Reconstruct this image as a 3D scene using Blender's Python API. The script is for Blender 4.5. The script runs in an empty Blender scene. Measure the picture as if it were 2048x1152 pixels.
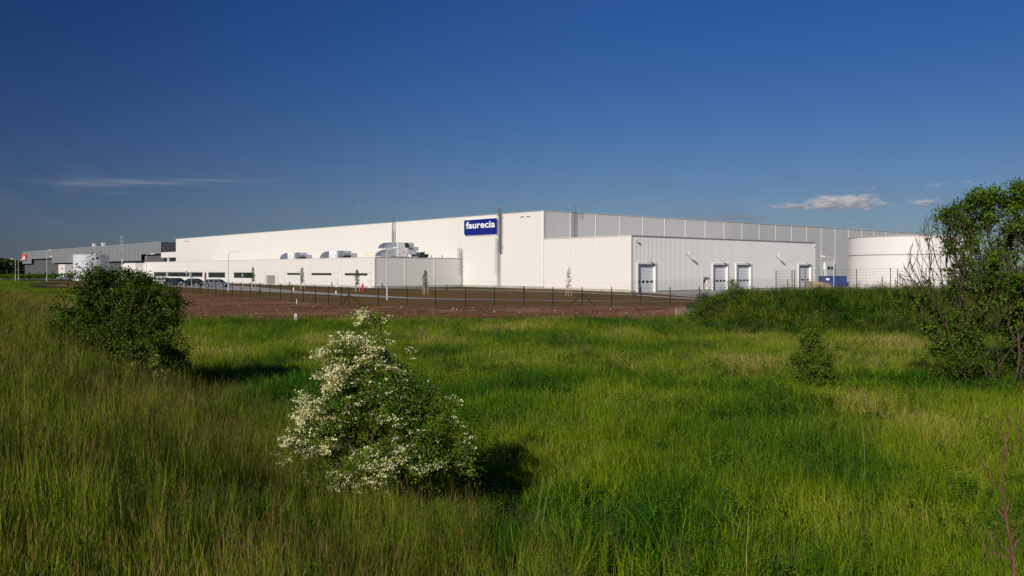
import bpy, math, random
import numpy as np
from mathutils import Vector, Matrix

R = math.radians
rng = np.random.default_rng(7)
random.seed(7)
scene = bpy.context.scene
COL = scene.collection

# ------------------------------------------------------------------ camera
CAM_Z = 3.0
F = 1737.0                      # focal length in photograph pixels (2048 wide)
cd = bpy.data.cameras.new('camera')
cam = bpy.data.objects.new('camera', cd)
COL.objects.link(cam)
cam.location = (0, 0, CAM_Z)
cam.rotation_euler = (R(90), 0, 0)
cd.sensor_width = 36.0
cd.lens = F / 2048 * 36.0
cd.shift_y = -35.0 / 2048
cd.clip_start = 0.1
cd.clip_end = 6000
scene.camera = cam

# ------------------------------------------------------------------ light
SUN_AZ = 208.5                  # clockwise from +Y
SUN_EL = 27.0
sd = bpy.data.lights.new('sun', 'SUN')
sd.energy = 4.25
sd.angle = R(0.5)
sd.color = (1.0, 0.925, 0.82)
sun = bpy.data.objects.new('sun', sd)
COL.objects.link(sun)
ld = Vector((-math.sin(R(SUN_AZ)) * math.cos(R(SUN_EL)), -math.cos(R(SUN_AZ)) * math.cos(R(SUN_EL)), -math.sin(R(SUN_EL))))
sun.rotation_euler = ld.to_track_quat('-Z', 'Y').to_euler()

world = bpy.data.worlds.new('World')
scene.world = world
world.use_nodes = True
wn = world.node_tree
wn.nodes.clear()


class NT:
    """small helper to wire node trees"""
    def __init__(s, nt):
        s.nt = nt

    def n(s, typ, **kw):
        nd = s.nt.nodes.new(typ)
        for k, v in kw.items():
            setattr(nd, k, v)
        return nd

    def put(s, sock, v):
        if isinstance(v, bpy.types.NodeSocket):
            s.nt.links.new(v, sock)
        else:
            sock.default_value = v

    def m(s, op, a, b=None, c=None, clamp=False):
        nd = s.n('ShaderNodeMath', operation=op, use_clamp=clamp)
        s.put(nd.inputs[0], a)
        if b is not None:
            s.put(nd.inputs[1], b)
        if c is not None:
            s.put(nd.inputs[2], c)
        return nd.outputs[0]

    def mix(s, f, a, b, mode='MIX'):
        nd = s.n('ShaderNodeMix', data_type='RGBA', blend_type=mode)
        s.put(nd.inputs['Factor'], f)
        s.put(nd.inputs[6], a if isinstance(a, bpy.types.NodeSocket) else (*a, 1) if len(a) == 3 else a)
        s.put(nd.inputs[7], b if isinstance(b, bpy.types.NodeSocket) else (*b, 1) if len(b) == 3 else b)
        return nd.outputs[2]

    def ss(s, x, lo, hi):
        nd = s.n('ShaderNodeMapRange', interpolation_type='SMOOTHSTEP')
        s.put(nd.inputs['Value'], x)
        s.put(nd.inputs['From Min'], lo)
        s.put(nd.inputs['From Max'], hi)
        return nd.outputs[0]

    def noise(s, vec, scale, detail=4, rough=0.55, dist=0.0):
        nd = s.n('ShaderNodeTexNoise')
        if vec is not None:
            s.put(nd.inputs['Vector'], vec)
        s.put(nd.inputs['Scale'], scale)
        s.put(nd.inputs['Detail'], detail)
        s.put(nd.inputs['Roughness'], rough)
        s.put(nd.inputs['Distortion'], dist)
        return nd.outputs[0]


def build_world():
    w = NT(wn)
    sky = w.n('ShaderNodeTexSky', sky_type='NISHITA')
    sky.sun_disc = False
    sky.sun_elevation = R(SUN_EL)
    sky.sun_rotation = R(SUN_AZ)
    sky.altitude = 300
    sky.air_density = 1.0
    sky.dust_density = 0.35
    sky.ozone_density = 3.0
    tc = w.n('ShaderNodeTexCoord')
    sep = w.n('ShaderNodeSeparateXYZ')
    w.put(sep.inputs[0], tc.outputs['Generated'])
    x, y, z = sep.outputs
    az = w.m('MULTIPLY', w.m('ARCTAN2', x, y), 57.2958)
    el = w.m('MULTIPLY', w.m('ARCSINE', z), 57.2958)
    # the deep blue of a polarised spring sky: darker with height all round, a little more on the side away from the low cloud
    g1 = w.ss(el, -1.0, 18.0)
    deep = w.mix(g1, SKY_LOW, SKY_HIGH)
    side = w.mix(w.ss(az, -44.0, 8.0), (0.42, 0.45, 0.56), (1.0, .985, 0.965))
    col = w.mix(1.0, sky.outputs[0], deep, 'MULTIPLY')
    col = w.mix(1.0, col, side, 'MULTIPLY')
    # clouds
    cv = w.n('ShaderNodeCombineXYZ')
    w.put(cv.inputs[0], az)
    w.put(cv.inputs[1], w.m('MULTIPLY', el, 2.6))
    nz = w.noise(cv.outputs[0], 1.05, 7, 0.62, 0.25)
    nf = w.noise(cv.outputs[0], 0.16, 5, 0.6, 0.2)
    dens = None
    for (a, e, sa, se, amp) in [(20.8, 4.12, 2.3, 0.50, 1.3), (18.0, 3.95, 1.8, 0.27, .9), (21.2, 4.35, 0.8, 0.33, .95), (22.6, 4.05, 1.4, .22, .7), (25.4, 4.0, 1.2, 0.25, .6), (13.6, 3.35, 3.8, 0.30, .72), (10.5, 3.5, 1.6, .18, .5), (17.5, 3.2, 2.0, .2, .45),
                                (27.0, 5.05, 3.0, 0.22, .38), (22.5, 5.0, 3.0, .16, .25), (-7.0, 4.25, 2.2, .2, .22), (-10, 4.1, 3.5, .15, .15),
                                (58, 4.5, 8, .5, .8), (-75, 5, 9, .45, .8), (110, 5, 10, .6, .8), (160, 4, 10, .5, .8), (-130, 5, 12, .6, .8)]:
        du = w.m('DIVIDE', w.m('SUBTRACT', az, a), sa)
        dv = w.m('DIVIDE', w.m('SUBTRACT', el, e), se)
        q = w.m('EXPONENT', w.m('MULTIPLY', w.m('ADD', w.m('MULTIPLY', du, du), w.m('MULTIPLY', dv, dv)), -1.0))
        q = w.m('MULTIPLY', q, amp)
        dens = q if dens is None else w.m('MAXIMUM', dens, q)
    cl = w.ss(w.m('ADD', dens, w.m('MULTIPLY', w.m('SUBTRACT', nz, 0.5), 1.5)), 0.22, 0.95)
    cl = w.m('MULTIPLY', cl, w.ss(dens, 0.02, 0.25))
    # thin streak on the left
    sv = w.n('ShaderNodeCombineXYZ')
    w.put(sv.inputs[0], w.m('MULTIPLY', az, 0.28))
    w.put(sv.inputs[1], w.m('MULTIPLY', w.m('SUBTRACT', el, w.m('MULTIPLY', az, 0.07)), 3.0))
    ns = w.noise(sv.outputs[0], 1.1, 5, 0.6, 0.4)
    st = None
    for (a, e, sa, se, amp) in [(-26.0, 5.12, 2.6, 0.13, .42), (-23.0, 5.34, 3.0, .15, .50), (-19.6, 5.60, 2.4, .08, .40), (-17, 5.75, 1.8, .06, .22), (-24.3, 4.65, 1.1, .07, .12), (-11.2, 6.6, 1.2, .07, .14)]:
        du = w.m('DIVIDE', w.m('SUBTRACT', az, a), sa)
        dv = w.m('DIVIDE', w.m('SUBTRACT', el, e), se)
        q = w.m('MULTIPLY', w.m('EXPONENT', w.m('MULTIPLY', w.m('ADD', w.m('MULTIPLY', du, du), w.m('MULTIPLY', dv, dv)), -1.0)), amp)
        st = q if st is None else w.m('MAXIMUM', st, q)
    stm = w.m('MULTIPLY', st, w.ss(ns, 0.28, 0.62))
    shade = w.mix(w.ss(w.m('ADD', nz, w.m('MULTIPLY', w.m('SUBTRACT', el, 4.0), 0.5)), 0.35, 0.75), (2.6, 2.8, 3.6), (6.6, 6.1, 5.8))
    col = w.mix(w.m('MULTIPLY', cl, 0.85), col, shade)
    col = w.mix(stm, col, (3.4, 3.7, 4.4))
    veil = w.m('MULTIPLY', w.ss(nf, 0.45, 0.75), w.m('MULTIPLY', w.ss(el, 1.0, 3.0), w.m('SUBTRACT', 1.0, w.ss(el, 5.0, 8.0))))
    col = w.mix(w.m('MULTIPLY', veil, 0.30), col, (1.6, 2.0, 2.8))
    bg = w.n('ShaderNodeBackground')
    w.put(bg.inputs[0], col)
    bg.inputs[1].default_value = 0.085
    out = w.n('ShaderNodeOutputWorld')
    w.put(out.inputs[0], bg.outputs[0])


SKY_LOW = (0.345, 0.405, 0.545)
SKY_HIGH = (0.152, 0.335, 0.655)
build_world()

vs = scene.view_settings
vs.view_transform = 'Standard'
vs.look = 'None'
vs.exposure = 0.0
vs.gamma = 1.0
vs.use_curve_mapping = False
scene.cycles.max_bounces = 5
scene.cycles.diffuse_bounces = 2
scene.cycles.glossy_bounces = 2
scene.cycles.transmission_bounces = 3
scene.cycles.transparent_max_bounces = 8
scene.cycles.use_denoising = True
scene.cycles.denoiser = 'OPENIMAGEDENOISE'
scene.cycles.denoising_input_passes = 'RGB_ALBEDO_NORMAL'
scene.cycles.denoising_prefilter = 'ACCURATE'


# ------------------------------------------------------------------ helpers
def tag(o, label=None, cat=None, group=None, kind=None):
    if label:
        o['label'] = label
    if cat:
        o['category'] = cat
    if group:
        o['group'] = group
    if kind:
        o['kind'] = kind
    return o


def empty(name, loc=(0, 0, 0), rz=0.0, label=None, cat=None, group=None):
    o = bpy.data.objects.new(name, None)
    COL.objects.link(o)
    o.location = loc
    o.rotation_euler = (0, 0, rz)
    o.empty_display_size = 0.3
    return tag(o, label, cat, group)


def link(name, data, parent=None, loc=None, rot=None):
    o = bpy.data.objects.new(name, data)
    COL.objects.link(o)
    if parent is not None:
        o.parent = parent
    if loc is not None:
        o.location = loc
    if rot is not None:
        o.rotation_euler = rot
    return o


def copy_tree(o, parent=None):
    c = o.copy()
    COL.objects.link(c)
    c.parent = parent
    for ch in list(o.children):
        copy_tree(ch, c)
    return c


def mesh_np(name, verts, faces, mats=(), mat_idx=None, attrs=None, smooth=False):
    """verts (N,3); faces: (M,k) array or list of arrays with uniform k each"""
    me = bpy.data.meshes.new(name)
    if isinstance(faces, np.ndarray):
        faces = [faces]
    faces = [f for f in faces if len(f)]
    verts = np.asarray(verts, dtype=np.float32)
    nl = sum(f.size for f in faces)
    nf = sum(len(f) for f in faces)
    me.vertices.add(len(verts))
    me.vertices.foreach_set('co', verts.ravel())
    me.loops.add(nl)
    me.polygons.add(nf)
    me.loops.foreach_set('vertex_index', np.concatenate([f.ravel() for f in faces]).astype(np.int32))
    st, k = [], 0
    for f in faces:
        st.append(k + np.arange(len(f)) * f.shape[1])
        k += f.size
    me.polygons.foreach_set('loop_start', np.concatenate(st).astype(np.int32))
    if mat_idx is not None:
        me.polygons.foreach_set('material_index', np.asarray(mat_idx, dtype=np.int32))
    for m_ in mats:
        me.materials.append(m_)
    if attrs:
        for an, av in attrs.items():
            a = me.attributes.new(an, 'FLOAT', 'POINT')
            a.data.foreach_set('value', np.asarray(av, dtype=np.float32))
    me.update(calc_edges=True)
    if smooth:
        me.polygons.foreach_set('use_smooth', [True] * nf)
    return me


class MB:
    """collects simple solids into one mesh"""
    def __init__(s):
        s.v, s.f, s.mi = [], [], []

    def quad(s, p, mi=0):
        k = len(s.v)
        s.v += [tuple(q) for q in p]
        s.f.append(tuple(range(k, k + len(p))))
        s.mi.append(mi)

    def box(s, x0, x1, y0, y1, z0, z1, mi=0, bev=0):
        k = len(s.v)
        s.v += [(x0, y0, z0), (x1, y0, z0), (x1, y1, z0), (x0, y1, z0), (x0, y0, z1), (x1, y0, z1), (x1, y1, z1), (x0, y1, z1)]
        for f in [(0, 3, 2, 1), (4, 5, 6, 7), (0, 1, 5, 4), (1, 2, 6, 5), (2, 3, 7, 6), (3, 0, 4, 7)]:
            s.f.append(tuple(k + i for i in f))
            s.mi.append(mi)

    def tube(s, p, q, r, r2=None, n=6, mi=0, cap=True):
        p, q = Vector(p), Vector(q)
        r2 = r if r2 is None else r2
        d = (q - p).normalized()
        a = d.cross(Vector((0, 0, 1)))
        if a.length < 1e-3:
            a = Vector((1, 0, 0))
        a.normalize()
        b = d.cross(a)
        k = len(s.v)
        for (c, rr) in ((p, r), (q, r2)):
            for i in range(n):
                t = 2 * math.pi * i / n
                s.v.append(tuple(c + a * (rr * math.cos(t)) + b * (rr * math.sin(t))))
        for i in range(n):
            j = (i + 1) % n
            s.f.append((k + i, k + n + i, k + n + j, k + j))
            s.mi.append(mi)
        if cap:
            s.f.append(tuple(k + i for i in range(n)))
            s.f.append(tuple(k + n + i for i in reversed(range(n))))
            s.mi += [mi, mi]

    def path(s, pts, r, n=6, mi=0):
        for a, b in zip(pts[:-1], pts[1:]):
            s.tube(a, b, r, n=n, mi=mi)

    def prism(s, poly, y0, y1, mi=0, axis='y'):
        """polygon in x,z extruded along y"""
        k = len(s.v)
        n = len(poly)
        for yy in (y0, y1):
            for (a, b) in poly:
                s.v.append((a, yy, b) if axis == 'y' else (yy, a, b))
        for i in range(n):
            j = (i + 1) % n
            s.f.append((k + i, k + j, k + n + j, k + n + i))
            s.mi.append(mi)
        s.f.append(tuple(k + i for i in reversed(range(n))))
        s.f.append(tuple(k + n + i for i in range(n)))
        s.mi += [mi, mi]

    def mesh(s, name, *mats):
        me = bpy.data.meshes.new(name)
        me.from_pydata(s.v, [], s.f)
        for m_ in mats:
            me.materials.append(m_)
        me.polygons.foreach_set('material_index', s.mi)
        me.update()
        return me

    def build(s, name, mats, parent=None, loc=None, rot=None):
        if not isinstance(mats, (list, tuple)):
            mats = [mats]
        return link(name, s.mesh(name, *mats), parent, loc, rot)


def box_part(name, mat, parent, *b):
    m = MB()
    m.box(*b)
    return m.build(name, mat, parent)


# numpy value noise
def vnoise(x, y, seed=0):
    x = np.asarray(x, dtype=np.float64)
    y = np.asarray(y, dtype=np.float64)
    xi, yi = np.floor(x).astype(np.int64), np.floor(y).astype(np.int64)
    fx, fy = x - xi, y - yi
    fx, fy = fx * fx * (3 - 2 * fx), fy * fy * (3 - 2 * fy)

    def hsh(a, b):
        h = (a * 374761393 + b * 668265263 + seed * 1442695041) & 0xFFFFFFFF
        h = ((h ^ (h >> 13)) * 1274126177) & 0xFFFFFFFF
        return ((h ^ (h >> 16)) & 0xFFFF) / 65535.0
    return (hsh(xi, yi) * (1 - fx) + hsh(xi + 1, yi) * fx) * (1 - fy) + (hsh(xi, yi + 1) * (1 - fx) + hsh(xi + 1, yi + 1) * fx) * fy


def fbm(x, y, seed=0, o=4):
    r, a, t = 0, 1.0, 0
    for i in range(o):
        r = r + a * vnoise(x * 2 ** i, y * 2 ** i, seed + i * 17)
        t += a
        a *= 0.5
    return r / t


def sst(x, a, b):
    t = np.clip((x - a) / (b - a), 0, 1)
    return t * t * (3 - 2 * t)


# ------------------------------------------------------------------ terrain height
def ground(x, y, rough=True):
    x = np.asarray(x, dtype=np.float64)
    y = np.asarray(y, dtype=np.float64)
    m = np.interp(y, [-50, 15, 45, 64, 87, 100, 120, 163, 200, 300, 450, 900, 3000],
                  [-.9, -.98, -.98, -.78, -.66, -.56, -.38, -.12, 0, -.2, -.5, -1.5, -8])
    m = m - .18 * sst(x, 4, 22) * sst(y, 92, 110) * (1 - sst(y, 150, 180))
    d = .866 * x + .5 * y
    s = -.5 * x + .866 * y
    crest = 1.30 + .30 * sst(s, 4, 32)
    t = (1 - sst(d, -2.2, 5.8)) * (1 - sst(s, 44, 74)) * sst(d, -40, -22)
    z = m + (crest - m) * t
    # mound on the right
    fx = sst(x + 1.3 * (vnoise(y * .25, x * 0, 3) - .5), 12.4, 17.2)
    fy = sst(y, 47.5, 61.5) * (1 - sst(y, 71, 80))
    z = z + 1.95 * fx * fy * (0.9 + .2 * vnoise(x * .2, y * .2, 5))
    # hollow beside the hawthorn
    z = z - .38 * np.exp(-(((x - .9) / 1.5) ** 2 + ((y - 14.6) / 1.3) ** 2))
    if rough:
        near = (1 - sst(y, 58, 64))
        z = z + near * (.16 * (fbm(x * .45, y * .45, 11, 3) - .5) + .22 * (fbm(x * .09, y * .12, 21, 2) - .5))
    return z


def gz(x, y):
    return float(ground(np.array([x]), np.array([y]))[0])


gz_arr = lambda x, y: ground(x, y)


def at(px, Y):
    return (px - 1024.0) / F * Y


def zpx(py, Y):
    return CAM_Z - (py - 541.0) / F * Y


# ------------------------------------------------------------------ materials
def mat(name, col, rough=.6, metal=0.0, spec=.5, fn=None, coat=0.0):
    m_ = bpy.data.materials.new(name)
    m_.use_nodes = True
    nt = m_.node_tree
    b = nt.nodes['Principled BSDF']
    b.inputs['Base Color'].default_value = (*col, 1)
    b.inputs['Roughness'].default_value = rough
    b.inputs['Metallic'].default_value = metal
    b.inputs['Specular IOR Level'].default_value = spec
    if coat:
        b.inputs['Coat Weight'].default_value = coat
    if fn:
        fn(NT(nt), b)
    return m_


def bump(w, b, h, strength=.3, dist=.05):
    n = w.n('ShaderNodeBump')
    n.inputs['Strength'].default_value = strength
    n.inputs['Distance'].default_value = dist
    w.put(n.inputs['Height'], h)
    w.put(b.inputs['Normal'], n.outputs[0])


def panel_fn(c, var=.02, joint=1.0, dirt=.08):
    """sheet-metal sandwich panel: fine horizontal joints, slight oil-canning, faint runs"""
    def fn(w, b):
        g = w.n('ShaderNodeNewGeometry')
        sp = w.n('ShaderNodeSeparateXYZ')
        w.put(sp.inputs[0], g.outputs['Position'])
        fr = w.m('FRACT', w.m('DIVIDE', sp.outputs[2], joint))
        line = w.m('LESS_THAN', fr, .03)
        n1 = w.noise(g.outputs['Position'], .22, 3)
        mp = w.n('ShaderNodeMapping')
        w.put(mp.inputs[0], g.outputs['Position'])
        mp.inputs['Scale'].default_value = (1.2, 1.2, .07)
        n2 = w.noise(mp.outputs[0], 1.0, 5, .6)
        c1 = w.mix(n1, tuple(v * (1 - var) for v in c), tuple(min(v * (1 + var), 1) for v in c))
        dr = tuple(v * q for v, q in zip(c, (.80, .77, .72)))
        c2 = w.mix(w.m('MULTIPLY', w.ss(n2, .5, .85), dirt * 2.5), c1, dr)
        c3 = w.mix(w.m('MULTIPLY', line, .22), c2, tuple(v * .6 for v in c))
        w.put(b.inputs['Base Color'], c3)
        bump(w, b, w.m('ADD', w.noise(g.outputs['Position'], .9, 2), w.m('MULTIPLY', line, -.4)), .12, .03)
    return fn


def mottled(c1, c2, scale, c3=None, s3=None, bstr=.0, bscale=None, bd=.05, detail=6):
    def fn(w, b):
        g = w.n('ShaderNodeNewGeometry')
        n1 = w.noise(g.outputs['Position'], scale, detail, .65)
        col = w.mix(w.ss(n1, .3, .7), c1, c2)
        if c3:
            n3 = w.noise(g.outputs['Position'], s3, 4, .6)
            col = w.mix(w.ss(n3, .45, .72), col, c3)
        w.put(b.inputs['Base Color'], col)
        if bstr:
            bump(w, b, w.noise(g.outputs['Position'], bscale or scale * 3, 8, .7), bstr, bd)
    return fn


M = {}
M['white_panel'] = mat('white_panel', (.8, .77, .73), .42, fn=panel_fn((.765, .74, .705), .015))
M['white_plain'] = mat('white_plain', (.82, .80, .77), .45, fn=panel_fn((.765, .74, .71), .01, 50))
M['silver_panel'] = mat('silver_panel', (.6, .58, .56), .38, fn=panel_fn((.76, .735, .705), .03))
M['white_strip'] = mat('white_strip', (.83, .82, .8), .4, fn=panel_fn((.84, .83, .81), .01, 50))
M['rib_white'] = mat('rib_white', (.8, .78, .75), .4, fn=panel_fn((.87, .85, .825), .02, 50))
M['coping'] = mat('coping', (.35, .36, .37), .45, fn=mottled((.33, .34, .36), (.42, .42, .43), .5))
M['coping_light'] = mat('coping_light', (.6, .6, .6), .45, fn=mottled((.60, .60, .59), (.68, .67, .66), .5))
M['plinth'] = mat('plinth', (.4, .38, .35), .85, fn=mottled((.36, .34, .31), (.47, .45, .41), .7, bstr=.2))
M['roofing'] = mat('roofing', (.4, .4, .4), .8, fn=mottled((.35, .35, .35), (.45, .45, .44), .2))
M['glass'] = mat('window_glass', (.012, .018, .02), .12, spec=.6, fn=mottled((.010, .018, .016), (.035, .045, .04), .25))
M['frame_dark'] = mat('frame_dark', (.05, .05, .05), .5, fn=mottled((.04, .04, .04), (.06, .06, .06), 2))
M['curtain'] = mat('blind', (.25, .28, .25), .7, fn=mottled((.2, .24, .22), (.32, .36, .32), .6))
M['door_grey'] = mat('door_grey', (.55, .58, .62), .45, fn=panel_fn((.76, .78, .80), .01, .6))
M['louvre'] = mat('louvre', (.3, .26, .24), .6, fn=mottled((.25, .21, .19), (.33, .28, .25), 3))
M['black'] = mat('black_plastic', (.015, .015, .016), .5, fn=mottled((.012, .012, .013), (.02, .02, .02), 3))
M['galv'] = mat('galvanised', (.45, .47, .49), .45, .15, fn=mottled((.42, .44, .46), (.56, .58, .60), 2.0))
M['ladder_steel'] = mat('ladder_steel', (.18, .19, .2), .5, .1, fn=mottled((.14, .15, .16), (.24, .25, .26), 2.0))
M['duct'] = mat('duct_sheet', (.34, .40, .47), .32, .75, fn=mottled((.40, .46, .53), (.62, .66, .70), 1.0))
M['pole'] = mat('pole_paint', (.62, .63, .63), .45, .2, fn=mottled((.55, .56, .56), (.68, .68, .68), 2.0))
M['lamp_head'] = mat('lamp_head', (.75, .76, .77), .35, fn=mottled((.7, .71, .72), (.8, .8, .8), 2.0))
M['green_post'] = mat('green_post', (.006, .022, .013), .6, spec=.2, fn=mottled((.005, .018, .010), (.008, .028, .016), 2.0))
M['grey_post'] = mat('grey_post', (.16, .18, .20), .5, .3, fn=mottled((.13, .15, .17), (.2, .22, .24), 2.0))
M['wire'] = mat('wire', (.22, .24, .25), .5, .3, fn=mottled((.2, .22, .23), (.28, .3, .3), 2.0))
M['sign_blue'] = mat('sign_blue', (.008, .018, .20), .3, fn=mottled((.007, .016, .18), (.010, .022, .23), .6))
M['sign_white'] = mat('sign_white', (.85, .85, .84), .4, fn=mottled((.83, .83, .82), (.88, .88, .87), 2))
M['sign_red'] = mat('sign_red', (.75, .10, .04), .4, fn=mottled((.72, .09, .035), (.8, .12, .05), 2))
M['sign_lightblue'] = mat('sign_lightblue', (.05, .18, .45), .4, fn=mottled((.03, .08, .22), (.04, .11, .28), 2))
M['tank_white'] = mat('tank_white', (.82, .78, .76), .42, fn=panel_fn((.735, .705, .69), .02, 1.2, .12))
M['tank_steel'] = mat('tank_steel', (.7, .72, .75), .6, 0, spec=.2, fn=panel_fn((.56, .57, .61), .05, 1.2, .1))
M['g_light'] = mat('grey_cladding', (.3, .31, .33), .4, fn=panel_fn((.225, .235, .25), .04, 50, .1))
M['g_dark'] = mat('dark_cladding', (.1, .105, .115), .45, fn=panel_fn((.105, .11, .122), .05, 50, .1))
M['g_strip'] = mat('grey_strip', (.45, .46, .47), .4, fn=panel_fn((.40, .41, .42), .02, 50))
M['asphalt'] = mat('asphalt', (.2, .2, .2), .9, fn=mottled((.27, .25, .225), (.35, .33, .30), .5, bstr=.2, bscale=8))
M['concrete'] = mat('concrete_paving', (.4, .38, .35), .85, fn=mottled((.36, .34, .31), (.47, .45, .42), .6, bstr=.2, bscale=5))
def soil_fn(w, b):
    mottled((.112, .052, .025), (.255, .135, .070), 1.6, (.33, .20, .115), .12, .7, 6.0, .30, 10)(w, b)
    g = w.n('ShaderNodeNewGeometry')
    mp = w.n('ShaderNodeMapping')
    w.put(mp.inputs[0], g.outputs['Position'])
    mp.inputs['Scale'].default_value = (.035, .42, 1)
    n = w.noise(mp.outputs[0], 1.0, 5, .6)
    src = b.inputs['Base Color'].links[0].from_socket
    w.put(b.inputs['Base Color'], w.mix(w.ss(n, .50, .68), src, w.mix(1.0, src, (.42, .38, .36), 'MULTIPLY')))


M['soil'] = mat('ploughed_soil', (.12, .06, .035), .95, spec=.04, fn=soil_fn)
M['graded'] = mat('graded_soil', (.11, .07, .045), .95, spec=.04,
                  fn=mottled((.118, .070, .026), (.168, .102, .042), .12, (.108, .082, .024), .045, .5, 3.5, .06, 9))
M['clod'] = mat('soil_clod', (.13, .06, .035), .95, spec=.04, fn=mottled((.10, .045, .022), (.27, .145, .08), 2.0))
M['stone'] = mat('pale_stone', (.5, .45, .4), .85, fn=mottled((.42, .37, .32), (.62, .57, .52), 4.0))
M['turf'] = mat('turf_ground', (.03, .05, .01), .95, spec=.1,
                fn=mottled((.024, .042, .008), (.048, .072, .014), .35, (.070, .060, .024), .09, .5, 4.0, .2, 8))
M['wood_stake'] = mat('wood_stake', (.5, .38, .22), .8, fn=mottled((.42, .31, .18), (.56, .44, .27), 6))
M['straw_plain'] = mat('dry_stalk', (.4, .33, .2), .8, fn=mottled((.34, .27, .15), (.48, .41, .27), 12))
M['bark'] = mat('bark', (.09, .07, .05), .9, spec=.2, fn=mottled((.055, .042, .030), (.15, .115, .080), 9, bstr=.4, bscale=30))
M['bark_pale'] = mat('bark_pale', (.16, .13, .09), .9, spec=.2, fn=mottled((.042, .031, .018), (.11, .082, .050), 9, bstr=.4, bscale=30))
M['bark_red'] = mat('bark_red', (.13, .06, .035), .8, spec=.2, fn=mottled((.09, .040, .026), (.19, .095, .058), 9, bstr=.4, bscale=30))
M['container'] = mat('container_blue', (.015, .045, .22), .5, fn=mottled((.010, .032, .15), (.016, .050, .23), .6))
M['timber'] = mat('timber_stack', (.4, .3, .2), .85, fn=mottled((.33, .24, .15), (.5, .4, .28), 1.4))
M['red_paint'] = mat('red_paint', (.6, .01, .02), .35, fn=mottled((.5, .01, .015), (.65, .015, .03), 3))
M['yellow'] = mat('yellow_paint', (.75, .6, .05), .45, fn=mottled((.7, .5, .04), (.8, .65, .1), 3))
M['tyre'] = mat('tyre', (.012, .012, .012), .8, fn=mottled((.01, .01, .01), (.018, .018, .018), 5))
M['rim'] = mat('rim', (.5, .5, .52), .3, .8, fn=mottled((.45, .45, .47), (.6, .6, .6), 5))
M['car_glass'] = mat('car_glass', (.01, .013, .016), .4, spec=.05, fn=mottled((.008, .01, .012), (.016, .02, .024), 1))
M['lamp_red'] = mat('tail_lamp', (.5, .02, .02), .2, fn=mottled((.45, .015, .015), (.55, .03, .03), 6))
M['lamp_clear'] = mat('head_lamp', (.8, .82, .85), .1, fn=mottled((.75, .77, .8), (.9, .9, .9), 6))


def paint(name, c):
    return mat(name, c, .3, .35, fn=mottled(tuple(v * .92 for v in c), tuple(min(1, v * 1.06) for v in c), 1.2), coat=.6)


def leaf_mat(name, dark, light, trans=.25, rough=.6, spec=.12, dead=None):
    """colour from the per-leaf attribute «tint» written on the mesh"""
    m_ = bpy.data.materials.new(name)
    m_.use_nodes = True
    w = NT(m_.node_tree)
    b = m_.node_tree.nodes['Principled BSDF']
    out = m_.node_tree.nodes['Material Output']
    at_ = w.n('ShaderNodeAttribute', attribute_name='tint')
    col = w.mix(at_.outputs['Fac'], dark, light)
    w.put(b.inputs['Base Color'], col)
    b.inputs['Roughness'].default_value = rough
    b.inputs['Specular IOR Level'].default_value = spec
    tr = w.n('ShaderNodeBsdfTranslucent')
    w.put(tr.inputs[0], w.mix(1.0, col, (1.25, 1.35, .6), 'MULTIPLY'))
    mx = w.n('ShaderNodeMixShader')
    mx.inputs[0].default_value = trans
    w.put(mx.inputs[1], b.outputs[0])
    w.put(mx.inputs[2], tr.outputs[0])
    w.put(out.inputs[0], mx.outputs[0])
    return m_


M['leaf_dark'] = leaf_mat('leaf_dark', (.020, .055, .003), (.105, .175, .012))
M['leaf_tree'] = leaf_mat('leaf_tree', (.030, .075, .005), (.140, .225, .016))
M['leaf_haw'] = leaf_mat('leaf_hawthorn', (.040, .090, .005), (.165, .255, .018))
M['leaf_bright'] = leaf_mat('leaf_bright', (.045, .085, .010), (.14, .20, .03))
M['leaf_far'] = leaf_mat('leaf_far', (.012, .024, .008), (.035, .055, .018), .1)
M['petal'] = leaf_mat('petal', (.74, .68, .35), (.90, .86, .58), .2, .6, .2)
M['umbel'] = leaf_mat('umbel', (.34, .38, .08), (.55, .58, .2), .2, .6, .2)


def grass_mat(name, lush, mid, dry, tip=(.11, .085, .04), tipamt=.35):
    m_ = bpy.data.materials.new(name)
    m_.use_nodes = True
    w = NT(m_.node_tree)
    b = m_.node_tree.nodes['Principled BSDF']
    out = m_.node_tree.nodes['Material Output']
    ti = w.n('ShaderNodeAttribute', attribute_name='tint', attribute_type='INSTANCER').outputs['Fac']
    br = w.n('ShaderNodeAttribute', attribute_name='blade').outputs['Fac']
    hv = w.n('ShaderNodeAttribute', attribute_name='along').outputs['Fac']
    t2 = w.m('ADD', ti, w.m('MULTIPLY', w.m('SUBTRACT', br, .5), .45), clamp=True)
    c1 = w.mix(w.ss(t2, 0, .55), lush, mid)
    c1 = w.mix(w.ss(t2, .68, 1.0), c1, dry)
    c1 = w.mix(w.m('MULTIPLY', w.ss(hv, .62, 1.0), w.m('MULTIPLY', w.ss(br, .35, 1.0), tipamt)), c1, tip)
    c1 = w.mix(1.0, c1, w.mix(br, (.55, .57, .6), (1.42, 1.38, 1.2)), 'MULTIPLY')
    w.put(b.inputs['Base Color'], c1)
    b.inputs['Roughness'].default_value = .5
    b.inputs['Specular IOR Level'].default_value = .10
    tr = w.n('ShaderNodeBsdfTranslucent')
    w.put(tr.inputs[0], w.mix(1.0, c1, (1.2, 1.3, .6), 'MULTIPLY'))
    mx = w.n('ShaderNodeMixShader')
    mx.inputs[0].default_value = .25
    w.put(mx.inputs[1], b.outputs[0])
    w.put(mx.inputs[2], tr.outputs[0])
    w.put(out.inputs[0], mx.outputs[0])
    return m_


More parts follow.
